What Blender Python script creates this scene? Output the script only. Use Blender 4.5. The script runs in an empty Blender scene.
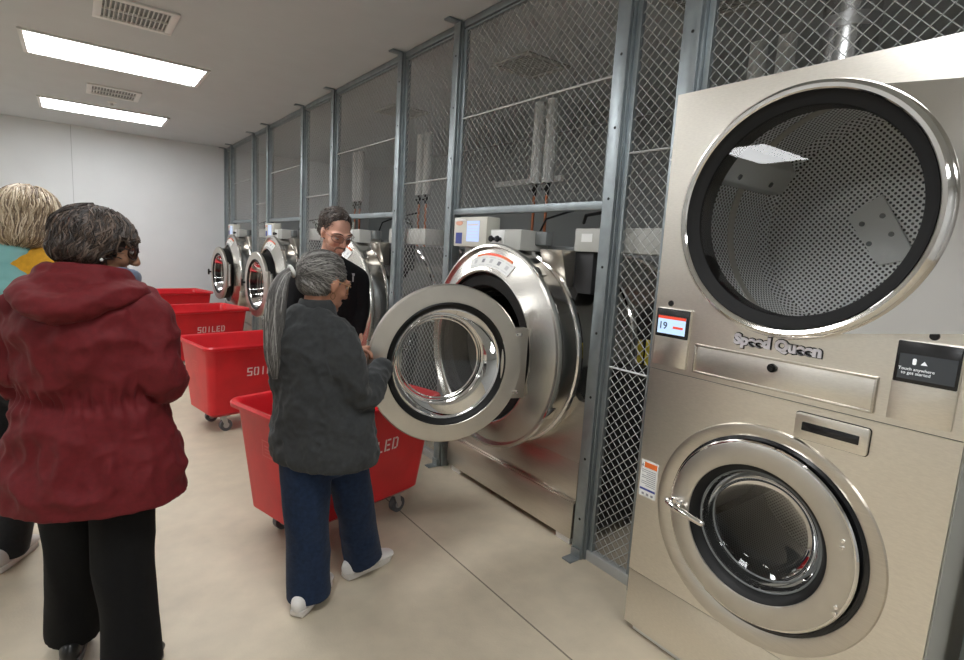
import bpy, bmesh, math, random
from mathutils import Vector, Matrix, noise, Quaternion
from math import sin, cos, pi, radians as R_
random.seed(7)
U = 1.05                      # metres per layout unit (all numbers below are layout units)
scn = bpy.context.scene
C = scn.collection

# ------------------------------------------------------------------ camera, light, exposure
cam_d = bpy.data.cameras.new('camera'); cam = bpy.data.objects.new('camera', cam_d); C.objects.link(cam)
yaw, pit, rol, F = 0.64788899, 0.14094846, 0.05981264, 539.25
fw = Vector((sin(yaw)*cos(pit), cos(yaw)*cos(pit), -sin(pit)))
rt = Vector((cos(yaw), -sin(yaw), 0)); up = rt.cross(fw)
r2 = rt*cos(rol)+up*sin(rol); u2 = up*cos(rol)-rt*sin(rol)
mw = Matrix((r2, u2, -fw)).transposed().to_4x4(); mw.translation = Vector((0, 0, 1.45*U))
cam.matrix_world = mw
cam_d.sensor_fit = 'HORIZONTAL'; cam_d.sensor_width = 36; cam_d.lens = 36*F/964; cam_d.clip_start = 0.05
scn.camera = cam
w = bpy.data.worlds.new('world'); scn.world = w; w.use_nodes = True
w.node_tree.nodes['Background'].inputs[0].default_value = (0.6, 0.65, 0.7, 1)
w.node_tree.nodes['Background'].inputs[1].default_value = 0.15
scn.view_settings.view_transform = 'Standard'; scn.view_settings.look = 'None'
scn.view_settings.gamma = 1; scn.view_settings.use_curve_mapping = False
scn.view_settings.exposure = 0.0
LAMP = 16.0                    # emission of the ceiling troffers

# ------------------------------------------------------------------ materials
MATS = {}
def mat(name, col, rough=0.5, metal=0.0, noise_amt=0.0, scale=20, bump=0.0, bscale=200, stretch=None, spec=0.5,
        rvar=0.0, coat=0.0, sheen=0.0, emit=None, aniso=0.0, col2=None):
    if name in MATS: return MATS[name]
    m = bpy.data.materials.new(name); m.use_nodes = True; nt = m.node_tree; b = nt.nodes['Principled BSDF']
    b.inputs['Base Color'].default_value = (*col, 1); b.inputs['Roughness'].default_value = rough
    b.inputs['Metallic'].default_value = metal; b.inputs['Specular IOR Level'].default_value = spec
    if coat: b.inputs['Coat Weight'].default_value = coat; b.inputs['Coat Roughness'].default_value = 0.1
    if sheen: b.inputs['Sheen Weight'].default_value = sheen
    if aniso: b.inputs['Anisotropic'].default_value = aniso
    if emit: b.inputs['Emission Color'].default_value = (*emit[:3], 1); b.inputs['Emission Strength'].default_value = emit[3]
    tc = nt.nodes.new('ShaderNodeTexCoord'); mp = nt.nodes.new('ShaderNodeMapping')
    nt.links.new(tc.outputs['Object'], mp.inputs[0])
    if stretch: mp.inputs['Scale'].default_value = stretch
    if noise_amt or col2:
        n = nt.nodes.new('ShaderNodeTexNoise'); n.inputs['Scale'].default_value = scale; n.inputs['Detail'].default_value = 5
        nt.links.new(mp.outputs[0], n.inputs['Vector'])
        mx = nt.nodes.new('ShaderNodeMix'); mx.data_type = 'RGBA'
        cr = nt.nodes.new('ShaderNodeMapRange'); cr.inputs[1].default_value = 0.3; cr.inputs[2].default_value = 0.7
        nt.links.new(n.outputs[0], cr.inputs[0]); nt.links.new(cr.outputs[0], mx.inputs[0])
        a = [c*(1-noise_amt) for c in col]; bb = list(col2) if col2 else [min(1, c*(1+noise_amt)) for c in col]
        mx.inputs[6].default_value = (*a, 1); mx.inputs[7].default_value = (*bb, 1)
        nt.links.new(mx.outputs[2], b.inputs['Base Color'])
        if rvar:
            r = nt.nodes.new('ShaderNodeMapRange'); r.inputs[3].default_value = rough-rvar; r.inputs[4].default_value = rough+rvar
            nt.links.new(n.outputs[0], r.inputs[0]); nt.links.new(r.outputs[0], b.inputs['Roughness'])
    if bump:
        n2 = nt.nodes.new('ShaderNodeTexNoise'); n2.inputs['Scale'].default_value = bscale; n2.inputs['Detail'].default_value = 4
        nt.links.new(mp.outputs[0], n2.inputs['Vector'])
        bp = nt.nodes.new('ShaderNodeBump'); bp.inputs['Strength'].default_value = bump; bp.inputs['Distance'].default_value = 0.01
        nt.links.new(n2.outputs[0], bp.inputs['Height']); nt.links.new(bp.outputs[0], b.inputs['Normal'])
    MATS[name] = m
    return m

def perf_mat(name, col, pitch, hole, dark=(0.004, 0.004, 0.004), metal=1.0, rough=0.3):
    # perforated sheet: staggered round holes laid out in the mesh's own UV (metres)
    m = bpy.data.materials.new(name); m.use_nodes = True; nt = m.node_tree; b = nt.nodes['Principled BSDF']
    uv = nt.nodes.new('ShaderNodeUVMap')
    sp = nt.nodes.new('ShaderNodeVectorRotate'); sp.rotation_type = 'Z_AXIS'; sp.inputs['Angle'].default_value = pi/4
    nt.links.new(uv.outputs[0], sp.inputs['Vector'])
    vo = nt.nodes.new('ShaderNodeTexVoronoi'); vo.voronoi_dimensions = '2D'; vo.inputs['Randomness'].default_value = 0
    vo.inputs['Scale'].default_value = 1/pitch
    nt.links.new(sp.outputs[0], vo.inputs['Vector'])
    mr = nt.nodes.new('ShaderNodeMapRange'); mr.inputs[1].default_value = hole; mr.inputs[2].default_value = hole+0.06
    nt.links.new(vo.outputs['Distance'], mr.inputs[0])
    mx = nt.nodes.new('ShaderNodeMix'); mx.data_type = 'RGBA'
    mx.inputs[6].default_value = (*dark, 1); mx.inputs[7].default_value = (*col, 1)
    nt.links.new(mr.outputs[0], mx.inputs[0]); nt.links.new(mx.outputs[2], b.inputs['Base Color'])
    mm = nt.nodes.new('ShaderNodeMath'); mm.operation = 'MULTIPLY'; mm.inputs[1].default_value = metal
    nt.links.new(mr.outputs[0], mm.inputs[0]); nt.links.new(mm.outputs[0], b.inputs['Metallic'])
    b.inputs['Roughness'].default_value = rough
    MATS[name] = m
    return m

def glass_mat(name, tint, refl=1.0, ior=1.5, rough=0.0):
    m = bpy.data.materials.new(name); m.use_nodes = True; nt = m.node_tree; nt.nodes.clear()
    o = nt.nodes.new('ShaderNodeOutputMaterial'); t = nt.nodes.new('ShaderNodeBsdfTransparent'); g = nt.nodes.new('ShaderNodeBsdfGlossy')
    t.inputs[0].default_value = (*tint, 1); g.inputs['Color'].default_value = (refl, refl, refl, 1); g.inputs['Roughness'].default_value = rough
    f = nt.nodes.new('ShaderNodeFresnel'); f.inputs[0].default_value = ior; mx = nt.nodes.new('ShaderNodeMixShader')
    nt.links.new(f.outputs[0], mx.inputs[0]); nt.links.new(t.outputs[0], mx.inputs[1]); nt.links.new(g.outputs[0], mx.inputs[2])
    nt.links.new(mx.outputs[0], o.inputs[0]); MATS[name] = m
    return m

M_wall = mat('painted_wall', (0.70, 0.72, 0.73), 0.7, noise_amt=0.02, scale=3, bump=0.05, bscale=60)
M_ceil = mat('painted_ceiling', (0.56, 0.585, 0.60), 0.8, noise_amt=0.02, scale=4)
M_floor = mat('polished_concrete', (0.525, 0.455, 0.345), 0.5, noise_amt=0.07, scale=9, bump=0.10, bscale=120, rvar=0.1)
M_joint = mat('joint_sealant', (0.19, 0.165, 0.13), 0.8)
M_seam = mat('wall_seam', (0.42, 0.43, 0.44), 0.7)
M_steel = mat('brushed_steel', (0.62, 0.58, 0.52), 0.30, 1.0, noise_amt=0.05, scale=9, stretch=(1, 1, 30), bump=0.015, bscale=60)
M_steelh = mat('brushed_steel_panel', (0.83, 0.79, 0.72), 0.29, 1.0, noise_amt=0.04, scale=260, bump=0.02, bscale=330, stretch=(1, 0.25, 1))
M_barrel = mat('barrel_steel', (0.60, 0.58, 0.55), 0.22, 1.0, noise_amt=0.03, scale=6, stretch=(20, 1, 1))
M_cone = mat('cone_steel', (0.70, 0.68, 0.64), 0.26, 1.0, noise_amt=0.03, scale=8)
M_doorsteel = mat('door_steel', (0.60, 0.57, 0.52), 0.36, 1.0, noise_amt=0.04, scale=12)
M_chrome = mat('chrome', (0.82, 0.80, 0.78), 0.07, 1.0)
M_mirror = mat('polished_plate', (0.72, 0.70, 0.68), 0.10, 1.0)
M_galv = mat('galvanised_steel', (0.30, 0.335, 0.35), 0.42, 0.75, noise_amt=0.10, scale=14)
M_wire = mat('galvanised_wire', (0.50, 0.51, 0.50), 0.5, 0.4)
M_black = mat('black_rubber', (0.006, 0.006, 0.006), 0.5, spec=.3)
M_blackp = mat('black_plastic', (0.010, 0.010, 0.011), 0.22)
M_dark = mat('dark_paint_and_shade', (0.03, 0.03, 0.032), 0.6)  # dark painted parts; also colours the backing that stands in for shade
M_grey = mat('grey_painted_metal', (0.46, 0.46, 0.43), 0.5)
M_greyd = mat('dark_grey_metal', (0.16, 0.17, 0.17), 0.5)
M_beige = mat('beige_plastic', (0.62, 0.61, 0.54), 0.45)
M_white = mat('white_plastic', (0.75, 0.75, 0.73), 0.45)
M_red = mat('red_polyethylene', (0.60, 0.010, 0.018), 0.38, noise_amt=0.12, scale=5, bump=0.03, bscale=40)
M_redin = mat('red_polyethylene', (0.6, 0.01, 0.018), 0.38)
M_stencil = mat('white_stencil_paint', (0.80, 0.62, 0.60), 0.7)
M_copper = mat('copper_pipe', (0.50, 0.18, 0.09), 0.35, 0.8)
M_insul = mat('pipe_insulation', (0.88, 0.88, 0.86), 0.8, bump=0.2, bscale=30)
M_duct = mat('spiral_duct', (0.6, 0.6, 0.6), 0.25, 1.0, noise_amt=0.05, scale=6)
M_screen = mat('lit_lcd', (0.3, 0.4, 0.5), 0.3, emit=(0.55, 0.75, 0.95, 0.75))
M_screenb = mat('lit_lcd_blue', (0.3, 0.4, 0.6), 0.3, emit=(0.50, 0.62, 0.95, 0.7))
M_screenr = mat('lcd_red_bar', (0.5, 0.05, 0.03), 0.3, emit=(0.8, 0.08, 0.04, 0.6))
M_screend = mat('dim_screen', (0.03, 0.033, 0.036), 0.12, emit=(0.1, 0.11, 0.12, 0.15))
M_ink = mat('screen_ink', (0.02, 0.05, 0.12), 0.4)
M_inkw = mat('screen_white_text', (0.6, 0.6, 0.6), 0.4, emit=(0.8, 0.85, 0.9, 0.5))
M_orange = mat('orange_label', (0.75, 0.16, 0.03), 0.5)
M_label = mat('label_paper', (0.78, 0.78, 0.76), 0.5)
M_labtxt = mat('label_print', (0.25, 0.25, 0.27), 0.6)
M_blue = mat('blue_label', (0.05, 0.07, 0.28), 0.5)
M_yellow = mat('yellow_label', (0.75, 0.60, 0.05), 0.5)
M_badge = mat('badge_chrome', (0.80, 0.78, 0.84), 0.3, 0.6)
M_lamp = mat('lamp_diffuser', (0.9, 0.9, 0.9), 0.5, emit=(0.97, 0.985, 1.0, LAMP))
M_frame = mat('white_lamp_frame', (0.75, 0.75, 0.73), 0.4)
M_glass = glass_mat('clear_door_glass', (0.80, 0.82, 0.82), 0.9, 1.7)
M_glassd = glass_mat('tinted_door_glass', (0.95, 0.96, 0.96), 0.9, 1.5)
M_lens = glass_mat('spectacle_lens', (0.98, 0.985, 0.99), 0.7, 1.35)
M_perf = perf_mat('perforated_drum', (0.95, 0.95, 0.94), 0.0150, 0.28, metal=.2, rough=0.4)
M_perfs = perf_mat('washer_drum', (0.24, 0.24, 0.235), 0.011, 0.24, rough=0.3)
M_casterw = mat('caster_tyre', (0.10, 0.10, 0.11), 0.5)
M_zinc = mat('zinc_caster', (0.5, 0.5, 0.5), 0.35, 0.9)

# ------------------------------------------------------------------ mesh helpers
def NB(): return bmesh.new()
def XF(bm, verts, mtx):
    if mtx is not None: bmesh.ops.transform(bm, matrix=mtx, verts=verts)
def box(bm, x0, x1, y0, y1, z0, z1, bev=0.0, mtx=None, seg=2):
    t = bmesh.new()
    bmesh.ops.create_cube(t, size=1, matrix=Matrix.Translation(((x0+x1)/2, (y0+y1)/2, (z0+z1)/2)) @ Matrix.Diagonal((abs(x1-x0), abs(y1-y0), abs(z1-z0), 1)))
    if bev: bmesh.ops.bevel(t, geom=t.edges[:], offset=bev, segments=seg, profile=0.5, affect='EDGES')
    merge(bm, t, mtx)
def merge(bm, t, mtx=None, mi=0):
    if mtx is not None: bmesh.ops.transform(t, matrix=mtx, verts=t.verts)
    mp = {}
    for v in t.verts: mp[v] = bm.verts.new(v.co)
    for f in t.faces:
        try:
            nf = bm.faces.new([mp[v] for v in f.verts]); nf.material_index = f.material_index or mi
        except ValueError: pass
    t.free()
def frame(t, side=None):
    t = t.normalized()
    s = Vector(side) if side is not None else (Vector((1, 0, 0)) if abs(t.x) < 0.8 else Vector((0, 1, 0)))
    s = s - t*s.dot(t)
    if s.length < 1e-5: s = t.orthogonal()
    s.normalize(); return s, t.cross(s)
def tube(bm, pts, rad, seg=10, side=None, cap=True, closed=False, mi=0, round_ends=False):
    pts = [Vector(p) for p in pts]; n = len(pts)
    if not isinstance(rad, (list, tuple)): rad = [rad]*n
    rad = [(r if isinstance(r, (list, tuple)) else (r, r)) for r in rad]
    T = []
    for i in range(n):
        a = pts[i-1] if (i > 0 or closed) else pts[i]; b = pts[(i+1) % n] if (i < n-1 or closed) else pts[i]
        T.append((b-a).normalized())
    if round_ends:
        P, Q, TT = [], [], []
        for k in range(3, 0, -1):
            a = k/3*pi/2*0.97; P.append(pts[0]-T[0]*sin(a)*max(rad[0])); Q.append((rad[0][0]*cos(a), rad[0][1]*cos(a))); TT.append(T[0])
        P += pts; Q += rad; TT += T
        for k in range(1, 4):
            a = k/3*pi/2*0.97; P.append(pts[-1]+T[-1]*sin(a)*max(rad[-1])); Q.append((rad[-1][0]*cos(a), rad[-1][1]*cos(a))); TT.append(T[-1])
        pts, rad, T = P, Q, TT; n = len(pts)
    rings = []; s0 = side
    for i in range(n):
        s, b = frame(T[i], s0)
        if side is None: s0 = s
        rings.append([bm.verts.new(pts[i]+s*cos(2*pi*k/seg)*rad[i][0]+b*sin(2*pi*k/seg)*rad[i][1]) for k in range(seg)])
    m = n if closed else n-1
    for i in range(m):
        A, B = rings[i], rings[(i+1) % n]
        for k in range(seg):
            f = bm.faces.new((A[k], A[(k+1) % seg], B[(k+1) % seg], B[k])); f.material_index = mi
    if cap and not closed:
        f = bm.faces.new(rings[0][::-1]); f.material_index = mi
        f = bm.faces.new(rings[-1]); f.material_index = mi
def lathe(bm, prof, org=(0, 0, 0), axis='X', seg=64, a0=0, a1=2*pi, uvl=None, mi=0):
    # prof: list of (radius, distance along axis); optional uv in metres
    org = Vector(org); full = abs(a1-a0-2*pi) < 1e-6; n = seg if full else seg+1
    def P(r, h, a):
        return org + (Vector((h, r*cos(a), r*sin(a))) if axis == 'X' else Vector((r*cos(a), r*sin(a), h)))
    rings = [[bm.verts.new(P(r, h, a0+(a1-a0)*k/seg)) for k in range(n)] if r > 1e-6 else [bm.verts.new(P(0, h, 0))] for r, h in prof]
    L = [0]
    for i in range(1, len(prof)): L.append(L[-1]+math.hypot(prof[i][0]-prof[i-1][0], prof[i][1]-prof[i-1][1]))
    for i in range(len(prof)-1):
        A, B = rings[i], rings[i+1]
        for k in range(seg):
            k2 = (k+1) % n
            vs = [A[k % len(A)], A[k2 % len(A)], B[k2 % len(B)], B[k % len(B)]]
            us = [(k, L[i]), (k+1, L[i]), (k+1, L[i+1]), (k, L[i+1])]
            u = []; seen = []
            for v, q in zip(vs, us):
                if v not in seen: seen.append(v); u.append(q)
            if len(seen) < 3: continue
            f = bm.faces.new(seen); f.material_index = mi
            if uvl is not None:
                if abs(prof[i][1]-prof[i+1][1]) > abs(prof[i][0]-prof[i+1][0])*0.5:
                    rr = max(prof[i][0], prof[i+1][0])
                    for lp, q in zip(f.loops, u): lp[uvl].uv = (q[0]/seg*(a1-a0)*rr, q[1])
                else:
                    for lp in f.loops: lp[uvl].uv = ((lp.vert.co-org).y, (lp.vert.co-org).z)
def prism(bm, pts2, x0, x1, plane='YZ', bev=0.0, mtx=None):
    t = bmesh.new()
    def P(a, b, h): return (h, a, b) if plane == 'YZ' else ((a, h, b) if plane == 'XZ' else (a, b, h))
    lo = [t.verts.new(P(a, b, x0)) for a, b in pts2]; hi = [t.verts.new(P(a, b, x1)) for a, b in pts2]; n = len(pts2)
    t.faces.new(lo[::-1]); t.faces.new(hi)
    for i in range(n): t.faces.new((lo[i], lo[(i+1) % n], hi[(i+1) % n], hi[i]))
    bmesh.ops.recalc_face_normals(t, faces=t.faces)
    if bev: bmesh.ops.bevel(t, geom=t.edges[:], offset=bev, segments=2, profile=0.5, affect='EDGES')
    merge(bm, t, mtx)
def rrect(y0, y1, z0, z1, r, n=5):
    o = []
    for cy, cz, a in ((y1-r, z1-r, 0), (y0+r, z1-r, 90), (y0+r, z0+r, 180), (y1-r, z0+r, 270)):
        for k in range(n+1):
            q = R_(a+90*k/n); o.append((cy+r*cos(q), cz+r*sin(q)))
    return o
def plate_hole(bm, y0, y1, z0, z1, cy, cz, Rr, xf, th):
    A = sorted(set([2*pi*k/72 for k in range(72)] + [math.atan2(z-cz, y-cy) % (2*pi) for y in (y0, y1) for z in (z0, z1)]))
    def rect(a):
        c, s = cos(a), sin(a); t = 1e9
        if abs(c) > 1e-9: t = min(t, ((y1 if c > 0 else y0)-cy)/c)
        if abs(s) > 1e-9: t = min(t, ((z1 if s > 0 else z0)-cz)/s)
        return cy+c*t, cz+s*t
    ri = [bm.verts.new((xf, cy+Rr*cos(a), cz+Rr*sin(a))) for a in A]; ro = [bm.verts.new((xf, *rect(a))) for a in A]
    rb = [bm.verts.new((xf+th, cy+Rr*cos(a), cz+Rr*sin(a))) for a in A]; rob = [bm.verts.new((xf+th, *rect(a))) for a in A]
    n = len(A)
    for k in range(n):
        j = (k+1) % n
        bm.faces.new((ri[k], ro[k], ro[j], ri[j])); bm.faces.new((ri[k], ri[j], rb[j], rb[k])); bm.faces.new((ro[k], rob[k], rob[j], ro[j]))
def torus(bm, org, Rr, r, axis='X', seg=64, s2=8):
    org = Vector(org)
    P = [org + (Vector((0, cos(2*pi*k/seg), sin(2*pi*k/seg))) if axis == 'X' else Vector((cos(2*pi*k/seg), sin(2*pi*k/seg), 0)))*Rr for k in range(seg)]
    tube(bm, P, r, s2, side=(1, 0, 0) if axis == 'X' else (0, 0, 1), closed=True)
def arc_mtx(o, x, y, z):   # columns
    return Matrix(((x[0], y[0], z[0], o[0]), (x[1], y[1], z[1], o[1]), (x[2], y[2], z[2], o[2]), (0, 0, 0, 1)))
def text_bm(s, size, extr=0.001, bold=0.0, align='CENTER', mtx=None, bm=None):
    cu = bpy.data.curves.new('t', 'FONT'); cu.body = s; cu.size = size; cu.extrude = extr; cu.offset = bold; cu.align_x = align; cu.align_y = 'CENTER'
    cu.resolution_u = 3
    o = bpy.data.objects.new('t', cu); C.objects.link(o)
    dg = bpy.context.evaluated_depsgraph_get(); me = bpy.data.meshes.new_from_object(o.evaluated_get(dg))
    bpy.data.objects.remove(o); bpy.data.curves.remove(cu)
    if mtx is not None: me.transform(mtx)
    if bm is None: bm = bmesh.new()
    bm.from_mesh(me); bpy.data.meshes.remove(me)
    return bm
def part(name, bm, m, parent=None, label=None, smooth=35, loc=None, recalc=True):
    if recalc: bmesh.ops.recalc_face_normals(bm, faces=bm.faces)
    bmesh.ops.scale(bm, vec=(U, U, U), verts=bm.verts)
    me = bpy.data.meshes.new(name); bm.to_mesh(me); bm.free()
    for mm in (m if isinstance(m, (list, tuple)) else [m]): me.materials.append(mm)
    if smooth:
        me.shade_smooth(); me.set_sharp_from_angle(angle=R_(smooth))
    o = bpy.data.objects.new(name, me); C.objects.link(o)
    if parent is not None: o.parent = parent
    if loc is not None: o.location = Vector(loc)*U
    if label: o['label'] = label
    return o
def tag(o, label, cat, group=None):
    o['label'] = label; o['category'] = cat
    if group: o['group'] = group
    return o
def thing(name, label, cat, loc=(0, 0, 0), rotz=0, group=None):
    o = bpy.data.objects.new(name, None); C.objects.link(o); o.empty_display_size = 0.1
    o.location = Vector(loc)*U; o.rotation_euler = (0, 0, rotz)
    return tag(o, label, cat, group)
def struct(name, bm, m, smooth=0):
    o = part(name, bm, m, smooth=smooth); o['kind'] = 'structure'; return o

# ------------------------------------------------------------------ room shell
X0, X1, Y0, Y1, ZC, FX = -5.6, 4.4, -3.2, 9.52, 2.845, 1.96
b = NB(); box(b, X0-.1, X1+.1, Y0-.1, Y1+.1, -.1, 0); struct('floor', b, M_floor)
b = NB(); box(b, X0-.1, X1+.1, Y0-.1, Y1+.1, ZC, ZC+.1); struct('ceiling', b, M_ceil)
b = NB(); box(b, X0-.1, X1+.1, Y1, Y1+.1, 0, ZC); struct('wall_back', b, M_wall)
b = NB(); box(b, X0-.1, X1+.1, Y0-.1, Y0, 0, ZC); struct('wall_front', b, M_wall)
b = NB(); box(b, X0-.1, X0, Y0, Y1, 0, ZC); struct('wall_left', b, M_wall)
b = NB(); box(b, X1, X1+.1, Y0, Y1, 0, ZC); struct('wall_right', b, mat('grey_wall', (.36, .38, .38), .7))  # one even grey, darker than the other walls
b = NB(); box(b, 1.393, 1.399, Y0, Y1, -0.001, 0.0012); box(b, X0, FX-.05, 6.9, 6.906, -0.001, 0.0012); struct('trim_1', b, M_joint)
b = NB(); box(b, -0.003, 0.003, Y1-.003, Y1, 0, ZC); struct('trim_2', b, M_seam)

# ------------------------------------------------------------------ ceiling lights and vents
def troffer(x, y, label):
    t = thing('ceiling_light', label, 'ceiling light', (x, y, ZC), 0, 'recessed troffer lights')
    b = NB(); hx, hy = .595, .30
    for a in ((-hx-.03, hx+.03, -hy-.03, -hy), (-hx-.03, hx+.03, hy, hy+.03), (-hx-.03, -hx, -hy, hy), (hx, hx+.03, -hy, hy), (-hx+.015, -hx+.025, -hy, hy), (hx-.025, hx-.015, -hy, hy)):
        box(b, *a, -.014, -.001, .002)
    part('lamp_frame', b, M_frame, t)
    b = NB(); box(b, -hx, hx, -hy, hy, -.008, -.002); part('diffuser', b, M_lamp, t)
troffer(.345, 5.62, 'larger lit rectangular ceiling light near the top left, between the two vents')
troffer(.345, 8.1, 'smaller lit rectangular ceiling light closest to the far wall')
for x_, y_ in ((.345, 3.14), (.345, .66), (.345, -1.8), (-3.35, 8.4), (-3.35, 5.92), (-3.35, 3.45), (-3.35, .97)):
    troffer(x_, y_, 'lit rectangular ceiling light outside the photo, of the same kind')
def vent(x, y, label, s=.225, ang=0, grp='white ceiling vents over the room', mt=M_frame, dark=M_greyd):
    t = thing('ceiling_vent', label, 'vent', (x, y, ZC), ang, grp)
    b = NB()
    for a in ((-s, s, -s, -s+.045), (-s, s, s-.045, s), (-s, -s+.045, -s+.045, s-.045), (s-.045, s, -s+.045, s-.045)): box(b, *a, -.016, -.001, .003)
    part('vent_frame', b, mt, t)
    b = NB(); n = 14
    for k in range(n):
        xx = -s+.05+(2*s-.1)*(k+.5)/n
        box(b, -.002, .002, -s+.045, s-.045, -.009, .009, 0, Matrix.Translation((xx, 0, -.011)) @ Matrix.Rotation(.6, 4, 'Y'))
    box(b, -s+.045, s-.045, -.004, .004, -.016, -.004)
    part('louvre', b, mt, t)
    b = NB(); box(b, -s+.04, s-.04, -s+.04, s-.04, -.003, -.0015); part('vent_opening', b, dark, t)
vent(.365, 4.38, 'white louvred ceiling vent cut by the top edge of the photo', .225)
vent(.365, 6.9, 'white louvred ceiling vent between the two lit ceiling lights', .225)
for y_, l_ in ((3.22, 'square ceiling grille behind the mesh above the washer with the open door'),
               (5.2, 'square ceiling grille behind the mesh, second from the camera'),
               (1.75, 'square ceiling grille behind the mesh, nearest the stacked dryer')):
    vent(2.735, y_, l_, .21, 0, 'ceiling grilles inside the mesh enclosure', M_grey, M_greyd)

t = thing('sprinkler_head', 'small round sprinkler head on the ceiling beside the farther white vent', 'sprinkler', (.374, 7.428, ZC))
b = NB(); lathe(b, [(0, -.014), (.03, -.012), (.045, -.004), (.045, -.001)], (0, 0, 0), 'Z', 24); part('escutcheon', b, M_frame, t)
b = NB(); lathe(b, [(0, -.04), (.014, -.038), (.008, -.012)], (0, 0, 0), 'Z', 16); part('deflector', b, M_zinc, t)
# ------------------------------------------------------------------ mesh fence
fence = thing('wire_mesh_partition', 'tall galvanised diamond mesh partition with steel posts framing the row of washers', 'fence', (FX, 0, 0))
def wire_panel(y0, y1, z0, z1, name='mesh_panel'):
    b = NB(); p = .048; r = .0016
    for sg in (1, -1):
        c = math.ceil(((z0-y1) if sg > 0 else (z0+y0))/p)*p
        cmax = (z1-y0) if sg > 0 else (z1+y1)
        while c < cmax:
            # z = sg*y + c
            ys = [y0, y1]; zs = [sg*y+c for y in ys]
            lo = max(y0, min((z0-c)/sg, (z1-c)/sg)); hi = min(y1, max((z0-c)/sg, (z1-c)/sg))
            if hi-lo > .01: tube(b, [(sg*.0018, lo, sg*lo+c), (sg*.0018, hi, sg*hi+c)], r, 4, cap=False)
            c += p
    part(name, b, M_wire, fence, smooth=0)
    b = NB(); w_ = .022
    for a in ((y0-.004, y0+w_, z0, z1), (y1-w_, y1+.004, z0, z1)): box(b, -.012, .012, *a, .001)
    for a in ((y0+w_, y1-w_, z0, z0+.010), (y0+w_, y1-w_, z1-.012, z1)): box(b, -.012, .012, *a, .001)
    part('panel_frame', b, M_galv, fence)
posts = [.22, 1.315, 1.655, 2.965, 3.70, 4.99, 5.82, 7.10, 7.80, 9.06, 9.49]
for y in posts:
    b = NB()
    prism(b, [(-.045, y-.032), (-.045, y+.032), (-.030, y+.032), (-.030, y+.02), (.025, y+.02), (.025, y-.02), (-.030, y-.02), (-.030, y-.032)], 0, ZC-.012, 'XY', .0015)
    box(b, -.028, .03, y-.040, y-.022, 0, ZC-.012, .002); box(b, -.028, .03, y+.022, y+.040, 0, ZC-.012, .002)
    # foot angle and head angle
    if y > 1.5: box(b, -.115, -.03, y-.028, y+.028, 0, .008, .001); box(b, -.055, -.046, y-.028, y+.028, 0, .05, .001)
    box(b, -.12, -.03, y-.03, y+.03, ZC-.014, ZC-.004, .001)
    post = part('post', b, M_galv, fence)
    b = NB()
    z = .2
    while z < ZC-.1:
        lathe(b, [(0, -.0462), (.0065, -.0462), (.0065, -.0445)], (0, y-.002, z), seg=10); z += .305
    part('bolt_hole', b, M_black, post)
b = NB()
for a, c in zip(posts[1:], posts[2:]): box(b, -.02, .02, a+.04, c-.04, ZC-.045, ZC-.005, .002)
part('top_channel', b, M_galv, fence)
RZ = 1.70
for a, c in ((1.655, 2.965), (3.70, 4.99), (5.82, 7.10), (7.80, 9.06)):
    b = NB(); box(b, -.024, .024, a+.04, c-.04, RZ-.018, RZ+.016, .002); part('cross_rail', b, M_galv, fence)
    wire_panel(a+.045, c-.045, RZ+.012, ZC-.05)
for a, c in ((1.315, 1.655), (2.965, 3.70), (4.99, 5.82), (7.10, 7.80), (9.06, 9.49)):
    wire_panel(a+.045, c-.045, .03, ZC-.05)
    b = NB()
    for z in (.968, 1.92): tube(b, [(-.006, a+.045, z), (-.006, c-.045, z)], .005, 6)
    box(b, -.02, .02, a+.04, c-.04, 0, .05, .002); part('tie_rod', b, M_wire, fence)
for a, c in ((1.655, 2.965), (3.70, 4.99), (5.82, 7.10), (7.80, 9.06)):
    b = NB(); tube(b, [(-.006, a+.045, 2.268), (-.006, c-.045, 2.268)], .0055, 6); part('tie_rod', b, M_wire, fence)
wire_panel(.265, 1.27, 2.06, ZC-.05)

# ------------------------------------------------------------------ pipes and duct behind the mesh
def riser(y, n, lab):
    for k, (dy, wd) in enumerate(((.085, 'left'), (-.085, 'right'))):
        t = thing('insulated_pipe', wd+lab, 'pipe', (3.46, y+dy, 0), 0, 'insulated water pipes behind the mesh')
        b = NB(); tube(b, [(0, 0, 2.12), (0, 0, ZC-.002)], .052, 20)
        for z in (2.12, 2.3, 2.5): tube(b, [(0, 0, z), (0, 0, z+.03)], .054, 20)
        part('insulation', b, M_insul, t)
        b = NB(); tube(b, [(0, 0, 1.3), (0, 0, 2.14)], .014, 12); part('copper_pipe', b, M_copper, t)
        b = NB(); tube(b, [(0, 0, 2.02), (0, 0, 2.10)], [.018, .026], 10, round_ends=True); box(b, -.03, -.02, -.012, .05, 2.05, 2.07, .002); part('valve', b, M_black, t)
riser(3.80, 1, ' white insulated pipe of the pair above the open washer')
riser(5.95, 2, ' white insulated pipe of the pair left of the open washer')
riser(7.90, 3, ' white insulated pipe of the pair above the man in black')
riser(1.80, 4, ' white insulated pipe of the pair above the stacked dryer')
t = thing('exhaust_duct', 'shiny round metal exhaust duct rising behind the mesh above the stacked dryer', 'duct', (2.55, 1.02, 0))
b = NB(); lathe(b, [(0, 2.06)]+[(.10+(.003 if k % 2 else 0), 2.06+k*.035) for k in range(22)]+[(.10, ZC-.002)], axis='Z', seg=40); part('duct_pipe', b, M_duct, t)
b = NB(); lathe(b, [(.10, 0), (.108, 0), (.108, .05), (.10, .05)], (0, 0, 2.42), 'Z', 40); part('duct_clamp', b, M_zinc, t)
b = NB(); box(b, -.02, .02, -.6, .6, 0, .06, .003)
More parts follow.
